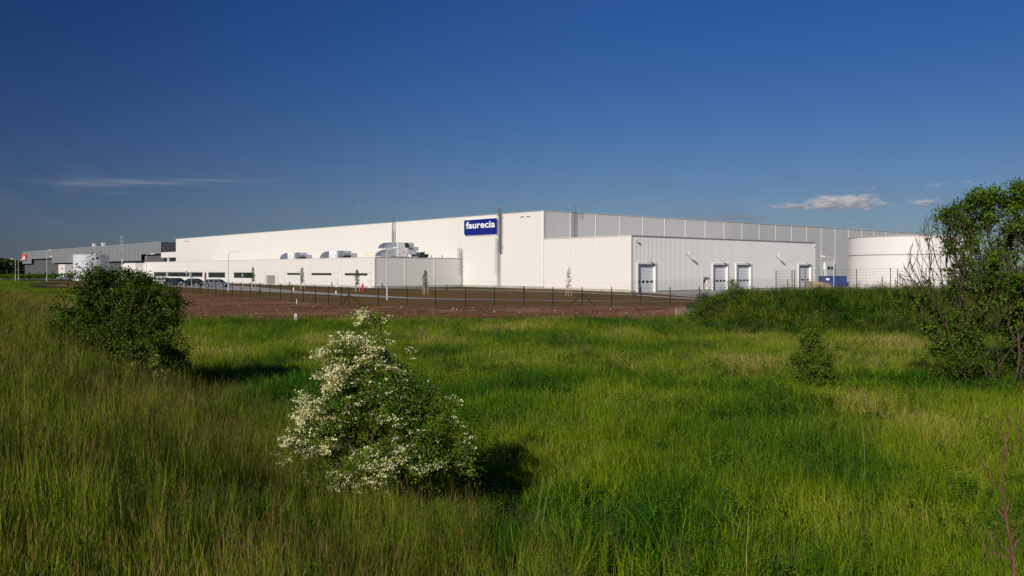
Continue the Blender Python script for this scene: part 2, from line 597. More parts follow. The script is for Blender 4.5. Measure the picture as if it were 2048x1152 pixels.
M['grass'] = grass_mat('grass_blades', (.036, .132, .005), (.190, .272, .009), (.42, .35, .10), tipamt=.18)
M['grass_bank'] = grass_mat('grass_bank', (.060, .130, .009), (.215, .265, .016), (.44, .35, .10), tip=(.20, .12, .05), tipamt=.7)
M['grass_head'] = grass_mat('grass_heads', (.115, .075, .030), (.16, .11, .045), (.28, .23, .11), tipamt=0)
M['straw'] = grass_mat('straw_blades', (.20, .155, .07), (.25, .20, .10), (.36, .30, .18), tipamt=0)
M['weed'] = grass_mat('weed_leaves', (.034, .105, .006), (.095, .185, .012), (.18, .24, .03), tipamt=0)
M['yellow_flower'] = mat('yellow_flower', (.6, .5, .03), .6, fn=mottled((.5, .42, .03), (.7, .62, .08), 9))

# ================================================================== GROUND
def grid_sheet(name, xs, ys, material, off=0.0, fn=None, kind='structure'):
    X, Y = np.meshgrid(xs, ys)
    Z = (fn or ground)(X, Y) + off
    n, m_ = len(xs), len(ys)
    i = (np.arange(m_ - 1)[:, None] * n + np.arange(n - 1)[None, :]).ravel()
    f = np.stack([i, i + 1, i + n + 1, i + n], 1)
    me = mesh_np(name, np.stack([X.ravel(), Y.ravel(), Z.ravel()], 1), f, [material], smooth=True)
    return tag(link(name, me), kind=kind)


def nonuni(lo, hi, mid0, mid1, fine, coarse_n):
    a = np.arange(mid0, mid1 + fine, fine)
    l = mid0 - np.geomspace(1, abs(lo - mid0) + 1, coarse_n)[1:][::-1] + 1
    r = a[-1] + np.geomspace(1, hi - a[-1] + 1, coarse_n)[1:] - 1
    return np.unique(np.concatenate([l, a, r]))


grid_sheet('meadow_ground', nonuni(-2500, 2500, -45, 50, .5, 45), nonuni(-300, 4000, -4, 92, .5, 60), M['turf'])


def pl(pts, n):
    """resample polyline to n points"""
    p = np.array(pts, float)
    d = np.r_[0, np.cumsum(np.hypot(*np.diff(p, axis=0).T))]
    t = np.linspace(0, d[-1], n)
    return np.stack([np.interp(t, d, p[:, 0]), np.interp(t, d, p[:, 1])], 1)


def loft(name, A, B, nu, nv, material, off, kind='structure', jitter=0, hfn=None, skirt=0, matchx=False):
    if not matchx:
        A, B = pl(A, nu), pl(B, nu)
    if jitter:
        A = A + np.stack([np.zeros(len(A)), jitter * (fbm(A[:, 0] * .6, A[:, 1] * 0, 5, 4) - .5)], 1)
    v = np.linspace(0, 1, nv)[:, None, None]
    P = A[None] * (1 - v) + B[None] * v
    X, Y = P[..., 0], P[..., 1]
    Z = ground(X, Y) + off
    if hfn is not None:
        Z = Z + hfn(X, Y)
    n = P.shape[1]
    i = (np.arange(nv - 1)[:, None] * n + np.arange(n - 1)[None, :]).ravel()
    f = np.stack([i, i + 1, i + n + 1, i + n], 1)
    me = mesh_np(name, np.stack([X.ravel(), Y.ravel(), Z.ravel()], 1), f, [material], smooth=True)
    return tag(link(name, me), kind=kind)


# fence line: corner, right wing, left wing
FC = np.array([-16.35, 87.0])
FL = np.array([-.6225, .7826])
fence_R_end = np.array([34.0, 87.0])
fence_L_end = FC + FL * 115

NU = 520
front = pl([(-64, 96), (-45, 70), (-34, 63.2), (-23, 62.4), (0, 62.6), (10, 63.2), (13.6, 64.5)], NU)
fl2 = pl([tuple(FC + FL * 100), tuple(FC), (16, 87)], NU)
fl = pl([tuple(FC + FL * 100), tuple(FC), tuple(fence_R_end)], NU)


def soil_h(X, Y):
    r = .10 * (fbm(X * 1.6, Y * 1.6, 31, 4) - .5) + .10 * (fbm(X * .35, Y * .9, 41, 3) - .5)
    r = r + .13 * np.abs(np.sin((Y * .95 + .1 * X + 1.5 * fbm(X * .15, Y * .15, 6, 2)))) * fbm(X * .2, Y * .3, 8, 2)
    return r


loft('ploughed_field', front, fl2, NU, 120, M['soil'], .05, jitter=1.6, hfn=soil_h, matchx=True)
back = [(-150, 268), (-110, 240), (-60, 190), (-24, 153), (5, 152), (20, 135), (60, 160)]
loft('graded_soil', fl, pl(back, NU), NU, 60, M['graded'], .035,
     hfn=lambda X, Y: .03 * (fbm(X * .8, Y * .8, 3, 3) - .5), matchx=True)

# access road and car park, narrowing to the path behind the fence
roadA = [(-108, 222), (-75, 179), (-59, 157.5), (-44.8, 139.8), (-33, 127), (-26.9, 120.0), (-19, 111.5), (-12.4, 105.8), (-5, 102.3), (3.7, 100.4), (21, 98.8), (34, 98.2)]
roadB = [(-108, 250), (-80, 205), (-60, 181), (-44, 155), (-33, 135.5), (-25.6, 126), (-17.6, 115.6), (-11.4, 108.3), (-4.6, 103.9), (3.9, 101.6), (21, 99.8), (34, 99.2)]
loft('car_park', pl(roadA, 200), pl(roadB, 200), 200, 8, M['asphalt'], .075, matchx=True)
kA, kB = pl(roadA, 200), pl([(x - .18, y - .25) for x, y in roadA], 200)
loft('kerb', kB, kA, 200, 2, M['concrete'], .13, matchx=True)
pA = [(-29, 156.2), (-23.4, 152.2), (1.3, 135.3), (16.6, 121.5), (23.5, 105.2), (33, 100.2)]
pB = [(-28, 157.8), (-22.2, 153.7), (2.4, 136.8), (17.6, 123.3), (25, 106.3), (34, 101.4)]
loft('footpath', pl(pA, 160), pl(pB, 160), 160, 4, M['concrete'], .09, matchx=True)
yA = [(19.6, 133.8), (21.5, 127), (24.5, 113), (27, 106.5), (36, 101.8), (75, 101)]
yB = [(20.2, 134.3), (22, 135.7), (30, 142.6), (40, 151), (59, 167.5), (100, 190)]
loft('loading_yard', pl(yA, 80), pl(yB, 80), 80, 30, M['asphalt'], .06, matchx=True)
# strip of olive turf between the footpath and the low wing
tA = [(-66, 190), (-47, 168), (-30, 149), (-14, 141)]
tB = [(-66, 196), (-52, 180.5), (-35, 162.5), (-23.5, 152.6)]
M['olive'] = mat('young_turf', (.06, .06, .02), .95, spec=.1, fn=mottled((.050, .058, .016), (.085, .070, .028), .25, bstr=.4, bscale=4))
loft('young_lawn', pl(tA, 60), pl(tB, 60), 60, 12, M['olive'], .055, matchx=True)
# far access road on the left with pale verge
rA, rB = pl([(-300, 330), (-175, 312), (-150, 296), (-108, 225)], 60), pl([(-305, 337), (-172, 319), (-140, 300), (-100, 250)], 60)
loft('access_road', rA, rB, 60, 3, M['stone'], .16, matchx=True)
loft('soil_patch', pl([(-92, 166), (-80, 160)], 20), pl([(-96, 184), (-80, 176)], 20), 20, 12, M['soil'], .12, matchx=True, hfn=lambda X, Y: .12 * (fbm(X * .3, Y * .3, 3, 3) - .5))


# clods and stones on the ploughed field
def clods(name, n, smin, smax, material, xr, yr, seed, flat=.6):
    r = np.random.default_rng(seed)
    ico = np.array([(0, 0, 1), (.9, 0, .1), (.28, .86, .2), (-.73, .53, .1), (-.73, -.53, .2), (.28, -.86, .1), (0, 0, -.6)], float)
    fc = np.array([(0, 1, 2), (0, 2, 3), (0, 3, 4), (0, 4, 5), (0, 5, 1), (6, 2, 1), (6, 3, 2), (6, 4, 3), (6, 5, 4), (6, 1, 5)])
    x = r.uniform(xr[0], xr[1], n * 3)
    y = r.uniform(yr[0], yr[1], n * 3)
    d = (x - FC[0]) * FL[1] - (y - FC[1]) * FL[0]          # right of the left wing
    ok = ((x > FC[0]) | (d < -0.5)) & (y < np.where(x > FC[0], 86.5, 200)) & (x > -44 - (y - 70) * .5) & (x < 14.5)
    x, y = x[ok][:n], y[ok][:n]
    n = len(x)
    s = smin + (smax - smin) * r.random(n) ** 3
    z = ground(x, y) + soil_h(x, y) + .05
    V = ico[None] * (1 + .35 * (r.random((n, 7, 1)) - .5)) * s[:, None, None]
    V[..., 0] *= r.uniform(.7, 1.4, (n, 1))
    V[..., 2] *= flat
    a = r.uniform(0, 6.28, n)
    ca, sa = np.cos(a)[:, None], np.sin(a)[:, None]
    vx = V[..., 0] * ca - V[..., 1] * sa
    vy = V[..., 0] * sa + V[..., 1] * ca
    V = np.stack([vx + x[:, None], vy + y[:, None], V[..., 2] + z[:, None]], 2)
    f = (fc[None] + 7 * np.arange(n)[:, None, None]).reshape(-1, 3)
    return tag(link(name, mesh_np(name, V.reshape(-1, 3), f, [material])), kind='stuff')


tag(clods('soil_clods', 9000, .04, .14, M['clod'], (-60, 16), (62, 110), 3), 'brown clods of earth strewn over the ploughed field', 'soil')
tag(clods('field_stones', 260, .04, .13, M['stone'], (-40, 14.5), (62.5, 88), 4, .5), 'pale stones scattered on the bare brown field', 'stones')

# ================================================================== BUILDINGS
ANG = R(40.62)
CU, CV = np.array([math.cos(ANG), math.sin(ANG)]), np.array([-math.sin(ANG), math.cos(ANG)])
C0 = np.array([5.44, 150.0])


def loc2w(a, b):
    return C0 + CU * a + CV * b


def bay_panels(parent, name, mats, run, H, z0, axis, pos, thick, bays, gap=.05, joint=True, strip=None, strip_w=.2, out=-1):
    """sandwich panel bays as separate parts. axis 'x': face runs along x at y=pos; axis 'y': runs along y at x=pos. out = outward sign."""
    cache = {}
    for (b0, b1) in bays:
        key = round(b1 - b0, 3)
        if key not in cache:
            m = MB()
            L = b1 - b0 - gap
            if axis == 'x':
                m.box(0, L, 0, thick, z0, H)
            else:
                m.box(0, thick, 0, L, z0, H)
            cache[key] = m.mesh('wall_panel', mats)
        if axis == 'x':
            link('wall_panel', cache[key], parent, (b0 + gap / 2, pos, 0))
        else:
            link('wall_panel', cache[key], parent, (pos, b0 + gap / 2, 0))
    if strip:
        sm = MB()
        if axis == 'x':
            sm.box(-strip_w / 2, strip_w / 2, -.05, -.003, z0, H - .02)
        else:
            sm.box(-.05, -.003, -strip_w / 2, strip_w / 2, z0, H - .02)
        me = sm.mesh('cover_strip', strip)
        for (b0, b1) in bays[1:]:
            link('cover_strip', me, parent, (b0, pos, 0) if axis == 'x' else (pos, b0, 0))


# ---- production hall
HALL_H = 13.42
hall = empty('factory_hall', (C0[0], C0[1], 0), ANG, 'tall white windowless factory hall carrying the blue sign', 'factory')
HL, HR = 177.7, 162.0
box_part('hall_core', M['roofing'], hall, .25, HR, .25, HL, -1.0, HALL_H - .35)
bays = [(0, 12)] + [(12 * i, 12 * i + 12) for i in range(1, 14)] + [(168, HL)]
bay_panels(hall, 'wall_panel', M['white_panel'], HL, HALL_H - .12, .22, 'y', 0, .12, bays, .035)
bays = [(.12 + 0, 6.5)] + [(6.5 * i, 6.5 * i + 6.5) for i in range(1, 24)] + [(156, HR)]
bay_panels(hall, 'wall_panel', M['silver_panel'], HR, HALL_H - .12, .22, 'x', 0, .12, bays, .04, strip=M['white_strip'], strip_w=.2)
m = MB(); m.box(-.06, .3, -.06, HL, HALL_H - .117, HALL_H + .0); m.build('coping', M['coping'], hall)
m = MB(); m.box(.303, HR, -.06, .3, HALL_H - .117, HALL_H - .002); m.build('coping', M['coping_light'], hall)
m = MB(); m.box(-.10, .18, -.10, -.003, .22, HALL_H - .12); m.box(-.10, -.003, 0, .22, .22, HALL_H - .12); m.build('corner_trim', M['white_strip'], hall)
m = MB(); m.box(.03, .3, .03, HL, -1.2, .217); m.build('plinth', M['plinth'], hall)
m = MB(); m.box(.303, HR, .03, .3, -1.2, .217); m.build('plinth', M['plinth'], hall)
for (z, y) in [(-.0, 3.4), (0, 5.0)]:
    m = MB(); m.box(-.05, -.004, y, y + 1.05, HALL_H - 1.0, HALL_H - .82)
    for k in range(3):
        m.box(-.07, -.051, y + .08 + k * .33, y + .33 + k * .33, HALL_H - .98, HALL_H - .84)
    m.build('vent_grille', M['louvre'], hall)
for y in (166.5, 168.6):
    m = MB(); m.box(-.05, -.004, y, y + 1.2, HALL_H - 1.2, HALL_H - .95); m.build('vent_grille', M['louvre'], hall)
# upper office volume at the far left end
m = MB(); m.box(.05, 14, HL + .01, HL + 14.2, 7.3, 9.15); m.build('roof_band', M['white_plain'], hall)
m = MB(); m.box(.6, 14, HL + .01, HL + 13.4, 4.0, 7.297); m.build('recessed_glazing', M['glass'], hall)
m = MB(); m.box(.2, .55, HL + 7.6, HL + 8.6, 4.0, 7.29); m.build('pier', M['white_plain'], hall)
m = MB(); m.box(.2, 14, HL + .01, HL + 14.0, -1, 3.99); m.build('lower_wall', M['white_plain'], hall)
# door on the yard side with canopy (behind the tank)
# px 1664..1677: t about 90..94
m = MB(); m.box(92.2, 96.8, -.35, -.003, 0, 4.9); m.build('door_surround', M['white_strip'], hall)
dd = m = MB(); m.box(92.7, 96.3, -.40, -.353, 0, 4.45); dd = m.build('roller_door', M['door_grey'], hall)
m = MB(); m.box(93.1, 94.3, -.44, -.403, 3.3, 3.9); m.build('pane', M['glass'], dd)
m = MB(); m.box(94.7, 95.9, -.44, -.403, 3.3, 3.9); m.build('pane', M['glass'], dd)

# ---- loading annex
AX, AD, AH = 53.6, 20.0, 8.5
an0 = loc2w(0, -AD)
annex = empty('loading_annex', (an0[0], an0[1], 0), ANG, 'lower white ribbed loading building with four grey sectional doors', 'warehouse')
box_part('annex_core', M['roofing'], annex, .3, AX - .05, .5, AD - .01, -1.0, AH - .3)
bay_panels(annex, 'wall_panel', M['white_panel'], AD, AH - .1, .02, 'y', 0, .12, [(.12, 6.6), (6.6, 13.3), (13.3, AD - .15)], .03)
doors = [(1.2, 5.85), (24.2, 28.95), (31.3, 35.9), (49.6, 53.3)]


def wall_T(px):
    q = (px - 1024) / F
    ax, ay = an0
    return (ay * q - ax) / (CU[0] - CU[1] * q)


doors = []
for (p0, p1) in [(1273, 1311.5), (1423.5, 1455.7), (1470.8, 1502), (1595.5, 1622.2)]:
    doors.append((wall_T(p0), wall_T(p1)))
pdoor = (wall_T(1405), wall_T(1414.6))
DOOR_Z0, DOOR_Z1 = -.45, 4.0
ops = [(a + .3, b - .3, -.6, DOOR_Z1) for a, b in doors] + [(pdoor[0], pdoor[1], -.6, 1.75)]


def ribbed_wall(length, z0, z1, ops, pitch=.32, depth=.028, y=0.0):
    xs, pr = [], []
    k = 0.0
    while k < length:
        for (u, d) in ((0, 0), (.42, 0), (.52, -depth), (.90, -depth)):
            if k + u * pitch < length:
                xs.append(k + u * pitch)
                pr.append(d)
        k += pitch
    xs.append(length); pr.append(0)
    xs, pr = np.array(xs), np.array(pr)
    cuts = sorted({c for o in ops for c in o[:2]})
    allx = np.unique(np.concatenate([xs, np.array(cuts)])) if cuts else xs
    allp = np.interp(allx, xs, pr)
    m = MB()
    for i in range(len(allx) - 1):
        a, b = allx[i], allx[i + 1]
        if b - a < 1e-4:
            continue
        mid = (a + b) / 2
        iv = [(z0, z1)]
        for o in ops:
            if o[0] <= mid <= o[1]:
                iv = [(max(z0, o[3]), z1)] if o[2] <= z0 else [(z0, o[2]), (o[3], z1)]
        for (p, q) in iv:
            m.quad([(a, y + allp[i], p), (b, y + allp[i + 1], p), (b, y + allp[i + 1], q), (a, y + allp[i], q)])
    return m


ribbed_wall(AX, -.18, AH - .1, ops).build('ribbed_cladding', M['rib_white'], annex)
m = MB(); m.box(-.09, .25, -.14, AD, AH - .097, AH + .02); m.build('coping', M['coping_light'], annex)
m = MB(); m.box(.253, AX + .05, -.14, .3, AH - .097, AH + .018); m.build('coping', M['coping'], annex)
m = MB(); m.box(-.12, .10, -.12, -.065, -.15, AH - .1); m.box(-.12, -.003, -.06, .11, -.15, AH - .1); m.build('corner_trim', M['white_strip'], annex)
m = MB(); m.box(AX - .12, AX + .06, -.12, -.065, -.15, AH - .1); m.build('corner_trim', M['white_strip'], annex)
m = MB(); m.box(.05, .3, .05, AD, -1.2, .017); m.build('plinth', M['plinth'], annex)
pm = MB()
segs = [0.12] + [v for a, b in doors for v in (a, b)] + [AX]
for i in range(0, len(segs), 2):
    if segs[i + 1] > segs[i]:
        pm.box(segs[i], segs[i + 1], .004, .3, -1.3, -.183)
pm.build('plinth', M['plinth'], annex)
for (a, b) in doors:
    d = MB()
    d.box(a + .31, b - .31, .22, .30, DOOR_Z0, DOOR_Z1 - .02)
    do = d.build('loading_door', M['door_grey'], annex)
    fr = MB()
    fr.box(a, a + .3, -.16, .21, -.62, DOOR_Z1 + .3)
    fr.box(b - .3, b, -.16, .21, -.62, DOOR_Z1 + .3)
    fr.box(a + .303, b - .303, -.158, .21, DOOR_Z1, DOOR_Z1 + .298)
    fr.build('door_frame', M['white_strip'], do)
    hm = MB(); hm.box(a + .32, b - .32, .10, .215, DOOR_Z1 - .35, DOOR_Z1 - .003); hm.build('door_seal', M['coping'], do)
    W = (b - a - .62)
    for k in range(4):
        c = a + .31 + W * (k + .5) / 4
        pn = MB()
        pn.box(c - .30, c + .30, .195, .217, 1.05, 1.42)
        pn.build('pane', M['black'], do)
    for k in range(1, 8):
        if k == 3:
            continue
    lm = MB()
    for k in range(1, 8):
        z = DOOR_Z0 + k * (DOOR_Z1 - DOOR_Z0) / 8
        lm.box(a + .32, b - .32, .212, .219, z - .012, z + .012)
    lm.build('panel_joint', M['coping'], do)
# staff door
d = MB(); d.box(pdoor[0] + .08, pdoor[1] - .08, .12, .2, -.5, 1.68)
do = d.build('staff_door', M['white_strip'], annex)
fr = MB(); fr.box(pdoor[0], pdoor[0] + .077, -.09, .2, -.5, 1.75); fr.box(pdoor[1] - .077, pdoor[1], -.09, .2, -.5, 1.75); fr.box(pdoor[0] + .08, pdoor[1] - .08, -.09, .2, 1.683, 1.75)
fr.build('door_frame', M['white_plain'], do)
cx = (pdoor[0] + pdoor[1]) / 2
pn = MB(); pn.box(cx - .28, cx + .18, .09, .117, .95, 1.38); pn.build('pane', M['black'], do)
cn = MB(); cn.box(pdoor[0] - .1, pdoor[1] + .1, -.32, -.1, 1.9, 1.96); cn.build('canopy', M['coping'], do)
hd = MB(); hd.tube((pdoor[1] - .2, .05, .5), (pdoor[1] - .2, .05, .75), .025); hd.build('handle', M['black'], do)


def wall_lamp(t, z, L=.55, big=False):
    m = MB()
    m.tube((t, -.07, z), (t, -L, z + .12), .03 if not big else .05, n=6)
    o = m.build('wall_lamp', M['galv'], annex)
    h = MB()
    w_ = .22 if not big else .30
    h.prism([(-w_, 0), (w_, 0), (w_ * .8, .12), (-w_ * .8, .12)], -L - .45, -L + .05)
    h.build('lamp_head', M['lamp_head'] if big else M['galv'], o, (t, 0, z + .08))
    return o


for px in (1293.5, 1441, 1488, 1610):
    wall_lamp(wall_T(px), 4.72, .45)
wall_lamp(wall_T(1369.5), 5.78, .9, True)
wall_lamp(wall_T(1549.5), 5.78, .9, True)
for px in (1269.5, 1626.5):
    t = wall_T(px)
    m = MB(); m.tube((t, -.07, 7.75), (t, -.3, 7.72), .03); m.box(t - .1, t + .35, -.5, -.28, 7.65, 7.82); m.build('camera', M['coping_light'], annex)

# ---- low wing (offices) in front of the hall
WH = 5.40
WX = -19.7
w0 = loc2w(WX, 23.0)
wing = empty('office_wing', (w0[0], w0[1], 0), ANG, 'long low white wing with window bands in front of the tall hall', 'office')
WL = 124.0
box_part('wing_core', M['roofing'], wing, .5, -WX - .02, .3, WL - .02, -1.0, WH - .3)


def wing_T(px):
    q = (px - 1024) / F
    return (w0[0] - q * w0[1]) / (q * CV[1] - CV[0])


wz0, wz1 = 1.75, 2.62
wins = [(wing_T(405), wing_T(307.3), 1.40, 2.55), (wing_T(450), wing_T(416.6), 1.30, 2.55), (wing_T(507), wing_T(467.6), 1.30, 2.55),
        (wing_T(599.5), wing_T(574), 2.08, 2.50), (wing_T(663), wing_T(622.7), 2.08, 2.50), (wing_T(735), wing_T(689.3), 2.08, 2.50)]
wdoor = [(wing_T(412.6), wing_T(408.8), 0, 2.5), (wing_T(550), wing_T(533.2), 0.05, 1.95), (wing_T(294.8), wing_T(290.6), .3, 2.5)]
# front skin: bays of panels above, and cut cells in the window band
zb0, zb1 = .2, 2.7
cache = {}
for k in range(21):
    b0, b1 = max(.12, k * 6.0), min(k * 6.0 + 6.0, WL)
    if b1 <= b0:
        continue
    m = MB(); m.box(0, .12, b0 + .02, b1 - .02, zb1 + .01, WH - .1); m.build('wall_panel', M['white_panel'], wing)
ys_ = sorted({zz for o in wins + wdoor for zz in o[:2]} | {.12, WL})
lower = []
for a, b in zip(ys_[:-1], ys_[1:]):
    mid = (a + b) / 2
    hit = [o for o in wins + wdoor if o[0] < mid < o[1]]
    m = MB()
    if hit:
        o = hit[0]
        if o[2] > zb0:
            m.box(0, .12, a, b, zb0, o[2])
        m.box(0, .12, a, b, o[3], zb1)
    else:
        m.box(0, .12, a, b, zb0, zb1)
    m.build('wall_panel', M['white_panel'], wing)
for i, o in enumerate(wins):
    fr = MB()
    a, b, z0, z1 = o
    fr.box(.05, .11, a + .002, a + .06, z0 + .002, z1 - .002); fr.box(.05, .11, b - .06, b - .002, z0 + .002, z1 - .002)
    fr.box(.05, .11, a + .062, b - .062, z0 + .002, z0 + .06); fr.box(.05, .11, a + .062, b - .062, z1 - .06, z1 - .002)
    wo = fr.build('window', M['frame_dark'], wing)
    n = max(2, int((b - a) / 1.8))
    for k in range(n):
        y0, y1 = a + .06 + (b - a - .12) * k / n, a + .06 + (b - a - .12) * (k + 1) / n
        g = MB(); g.box(.115, .135, y0 + .03, y1 - .03, z0 + .06, z1 - .06)
        mt = M['glass'] if not (i == 0 and k % 9 == 4) else M['curtain']
        g.build('pane', mt, wo)
        if k:
            mu = MB(); mu.box(.08, .14, y0 - .028, y0 + .028, z0 + .061, z1 - .061); mu.build('mullion', M['frame_dark'], wo)
for i, o in enumerate(wdoor):
    m = MB(); m.box(.08, .16, o[0] + .01, o[1] - .01, o[2], o[3]); d = m.build('door', M['louvre'] if i == 1 else M['glass'], wing)
    if i == 1:
        for k in range(1, 4):
            yy = o[0] + (o[1] - o[0]) * k / 4
            m = MB(); m.box(.05, .078, yy - .03, yy + .03, o[2], o[3]); m.build('door_joint', M['coping'], d)
# projecting white door boxes
for (p0, p1, z1) in [(558, 551.5, 2.45), (533, 528.5, 2.45), (572.5, 568, 2.5), (609.5, 605.5, 2.5), (677.5, 672, 2.5), (744.5, 737, 2.5)]:
    a, b = wing_T(p0), wing_T(p1)
    m = MB(); m.box(-.16, -.003, a, b, -.6, z1); m.build('projecting_bay', M['white_plain'], wing)
    m = MB(); m.box(-.19, -.003, a - .04, b + .04, z1 + .003, z1 + .06); m.build('cap', M['coping'], wing)
m = MB(); m.box(.03, .5, .13, WL, -1.2, .197); m.build('plinth', M['plinth'], wing)
m = MB(); m.box(.03, -WX - .1, .03, .127, -1.2, .197); m.build('plinth', M['plinth'], wing)
m = MB(); m.box(-.05, .3, -.05, WL, WH - .097, WH); m.build('coping', M['coping_light'], wing)
m = MB(); m.box(.303, -WX - .1, -.05, .3, WH - .097, WH - .002); m.build('coping', M['coping'], wing)
bay_panels(wing, 'wall_panel', M['silver_panel'], 19.6, WH - .1, .2, 'x', 0, .12, [(.12, 6.5), (6.5, 13.0), (13.0, 19.5)], .04, strip=M['white_strip'], strip_w=.2)
m = MB(); m.box(-.08, .16, -.08, -.003, .2, WH - .1); m.box(-.08, -.003, 0, .2, .2, WH - .1); m.build('corner_trim', M['white_strip'], wing)
# small block at the far left end
blk0 = loc2w(WX - 2.5, 23 + WL)
blk = empty('entrance_block', (blk0[0], blk0[1], 0), ANG, 'small white flat-roofed block at the far left end of the low wing', 'building')
m = MB(); m.box(0, 8, 0, 11.8, -1, 5.12); m.build('wall', M['white_plain'], blk)
m = MB(); m.box(-.05, 8, -.05, 11.85, 5.123, 5.22); m.build('coping', M['coping'], blk)
m = MB(); m.box(1.0, 1.9, -.05, -.003, 0, 2.3); m.build('door', M['door_grey'], blk)
m = MB(); m.tube((-.25, 11.5, -.5), (-.25, 11.5, 6.4), .13, n=8); m.build('downpipe', M['white_plain'], blk)

# ---- grey hall in the distance on the left
G0 = np.array([-133.4, 330.0])
grey = empty('grey_warehouse', (G0[0], G0[1], 0), ANG, 'distant long grey warehouse with pale vertical strips, far left', 'warehouse')
GH, GL = 13.8, 236.0


def g_T(px):
    q = (px - 1024) / F
    return (G0[0] - q * G0[1]) / (q * CV[1] - CV[0])


box_part('warehouse_core', M['roofing'], grey, 1.8, 60, .3, GL, -2, GH - .3)
sp = GL / 41


def g_low(y):
    if y < g_T(283) or g_T(105) < y < g_T(64):
        return 9.45
    return 6.9


lowm = {}
for i in range(41):
    lo = g_low((i + .5) * sp)
    m = MB(); m.box(0, .2, i * sp + .05, (i + 1) * sp - .05, lo, GH - .1); m.build('wall_panel', M['g_light'], grey)
    m = MB(); m.box(1.3, 1.5, i * sp + .05, (i + 1) * sp - .05, -2, lo - .003); m.build('wall_panel', M['g_dark'], grey)
    m = MB(); m.box(-.06, -.003, i * sp - .11, i * sp + .11, lo, GH - .1); m.build('cover_strip', M['g_strip'], grey)
    m = MB(); m.box(0.2, 1.5, i * sp + .0, (i + 1) * sp - .003, lo, lo + .15); m.build('soffit', M['g_dark'], grey)
    m = MB(); m.box(1.24, 1.297, i * sp - .09, i * sp + .09, -2, lo - .003); m.build('cover_strip', M['g_light'], grey)
m = MB(); m.box(0, 60, .0, .297, 9.0, GH - .1); m.build('side_wall', M['g_dark'], grey)
m = MB(); m.box(1.3, 60, .003, .29, -2, 8.99); m.build('side_wall', M['g_dark'], grey)
m = MB(); m.box(-.1, .4, -.1, GL, GH - .097, GH + .1); m.build('coping', M['g_strip'], grey)
m = MB(); m.box(.403, 60, -.1, .4, GH - .097, GH + .098); m.build('coping', M['g_light'], grey)
gb = MB(); a, b = g_T(148), g_T(134.5); gb.box(-4, 1.29, a, b, -2, 6.0)
gb.build('white_porch', M['white_plain'], grey)
m = MB(); m.box(-4.1, -4.003, a + 4, a + 6.5, 3.6, 4.1); m.build('vent', M['black'], grey)
# orange red sign on its far end
sy0, sy1 = g_T(54), g_T(45.6)
sg = empty('warehouse_sign', tuple(G0 + CV * ((sy0 + sy1) / 2) + CU * (-.3)) + (9.5,), ANG, 'small square orange-red sign high on the distant grey warehouse', 'sign')
W2 = (sy1 - sy0) / 2
m = MB(); m.box(-.3, -.05, -W2, W2, -.6, 2.9); m.build('sign_panel', M['sign_red'], sg)
m = MB(); m.box(-.36, -.303, -W2 * .5, W2 * .45, -.1, 1.3); m.box(-.36, -.303, -W2 * .5, -W2 * .1, 1.303, 1.7); m.build('sign_mark', M['sign_white'], sg)
# roof units on the grey hall
for (px, top, lab) in [(161.5, 488.5, 'left white roof box on the distant grey warehouse'), (179.3, 488.0, 'right white roof box on the distant grey warehouse')]:
    t = g_T(px)
    p = G0 + CV * t + CU * 6
    u = empty('roof_unit', (p[0], p[1], GH - .3), ANG, lab, 'roof unit', 'roof boxes on the grey warehouse')
    m = MB(); m.box(-.7, .7, -.8, .8, 1.0, 2.5); m.build('casing', M['white_plain'], u)
    m = MB(); m.box(-.6, -.45, -.7, -.6, 0, .997); m.box(-.6, -.45, .6, .7, 0, .997); m.box(.45, .6, -.7, -.6, 0, .997); m.box(.45, .6, .6, .7, 0, .997); m.build('frame', M['galv'], u)
    m = MB(); m.box(-.3, .3, -1.7, -1.4, 1.2, 2.3); m.box(-.1, .1, -1.4, -.803, 1.5, 1.8); m.build('fan_box', M['galv'], u)
t = g_T(244)
p = G0 + CV * t + CU * .2
u = empty('roof_ladder', (p[0], p[1], GH - .3), ANG, 'distant roof ladder cage rising above the grey warehouse', 'ladder')
m = MB()
for yy in (-1.6, 1.6):
    m.box(-.4, -.25, yy - .08, yy + .08, -3, 4.2)
m.build('side_rail', M['galv'], u)
m = MB()
for k in range(9):
    m.box(-.38, -.28, -1.5, 1.5, -2.6 + k * .8, -2.5 + k * .8)
m.build('rungs', M['galv'], u)


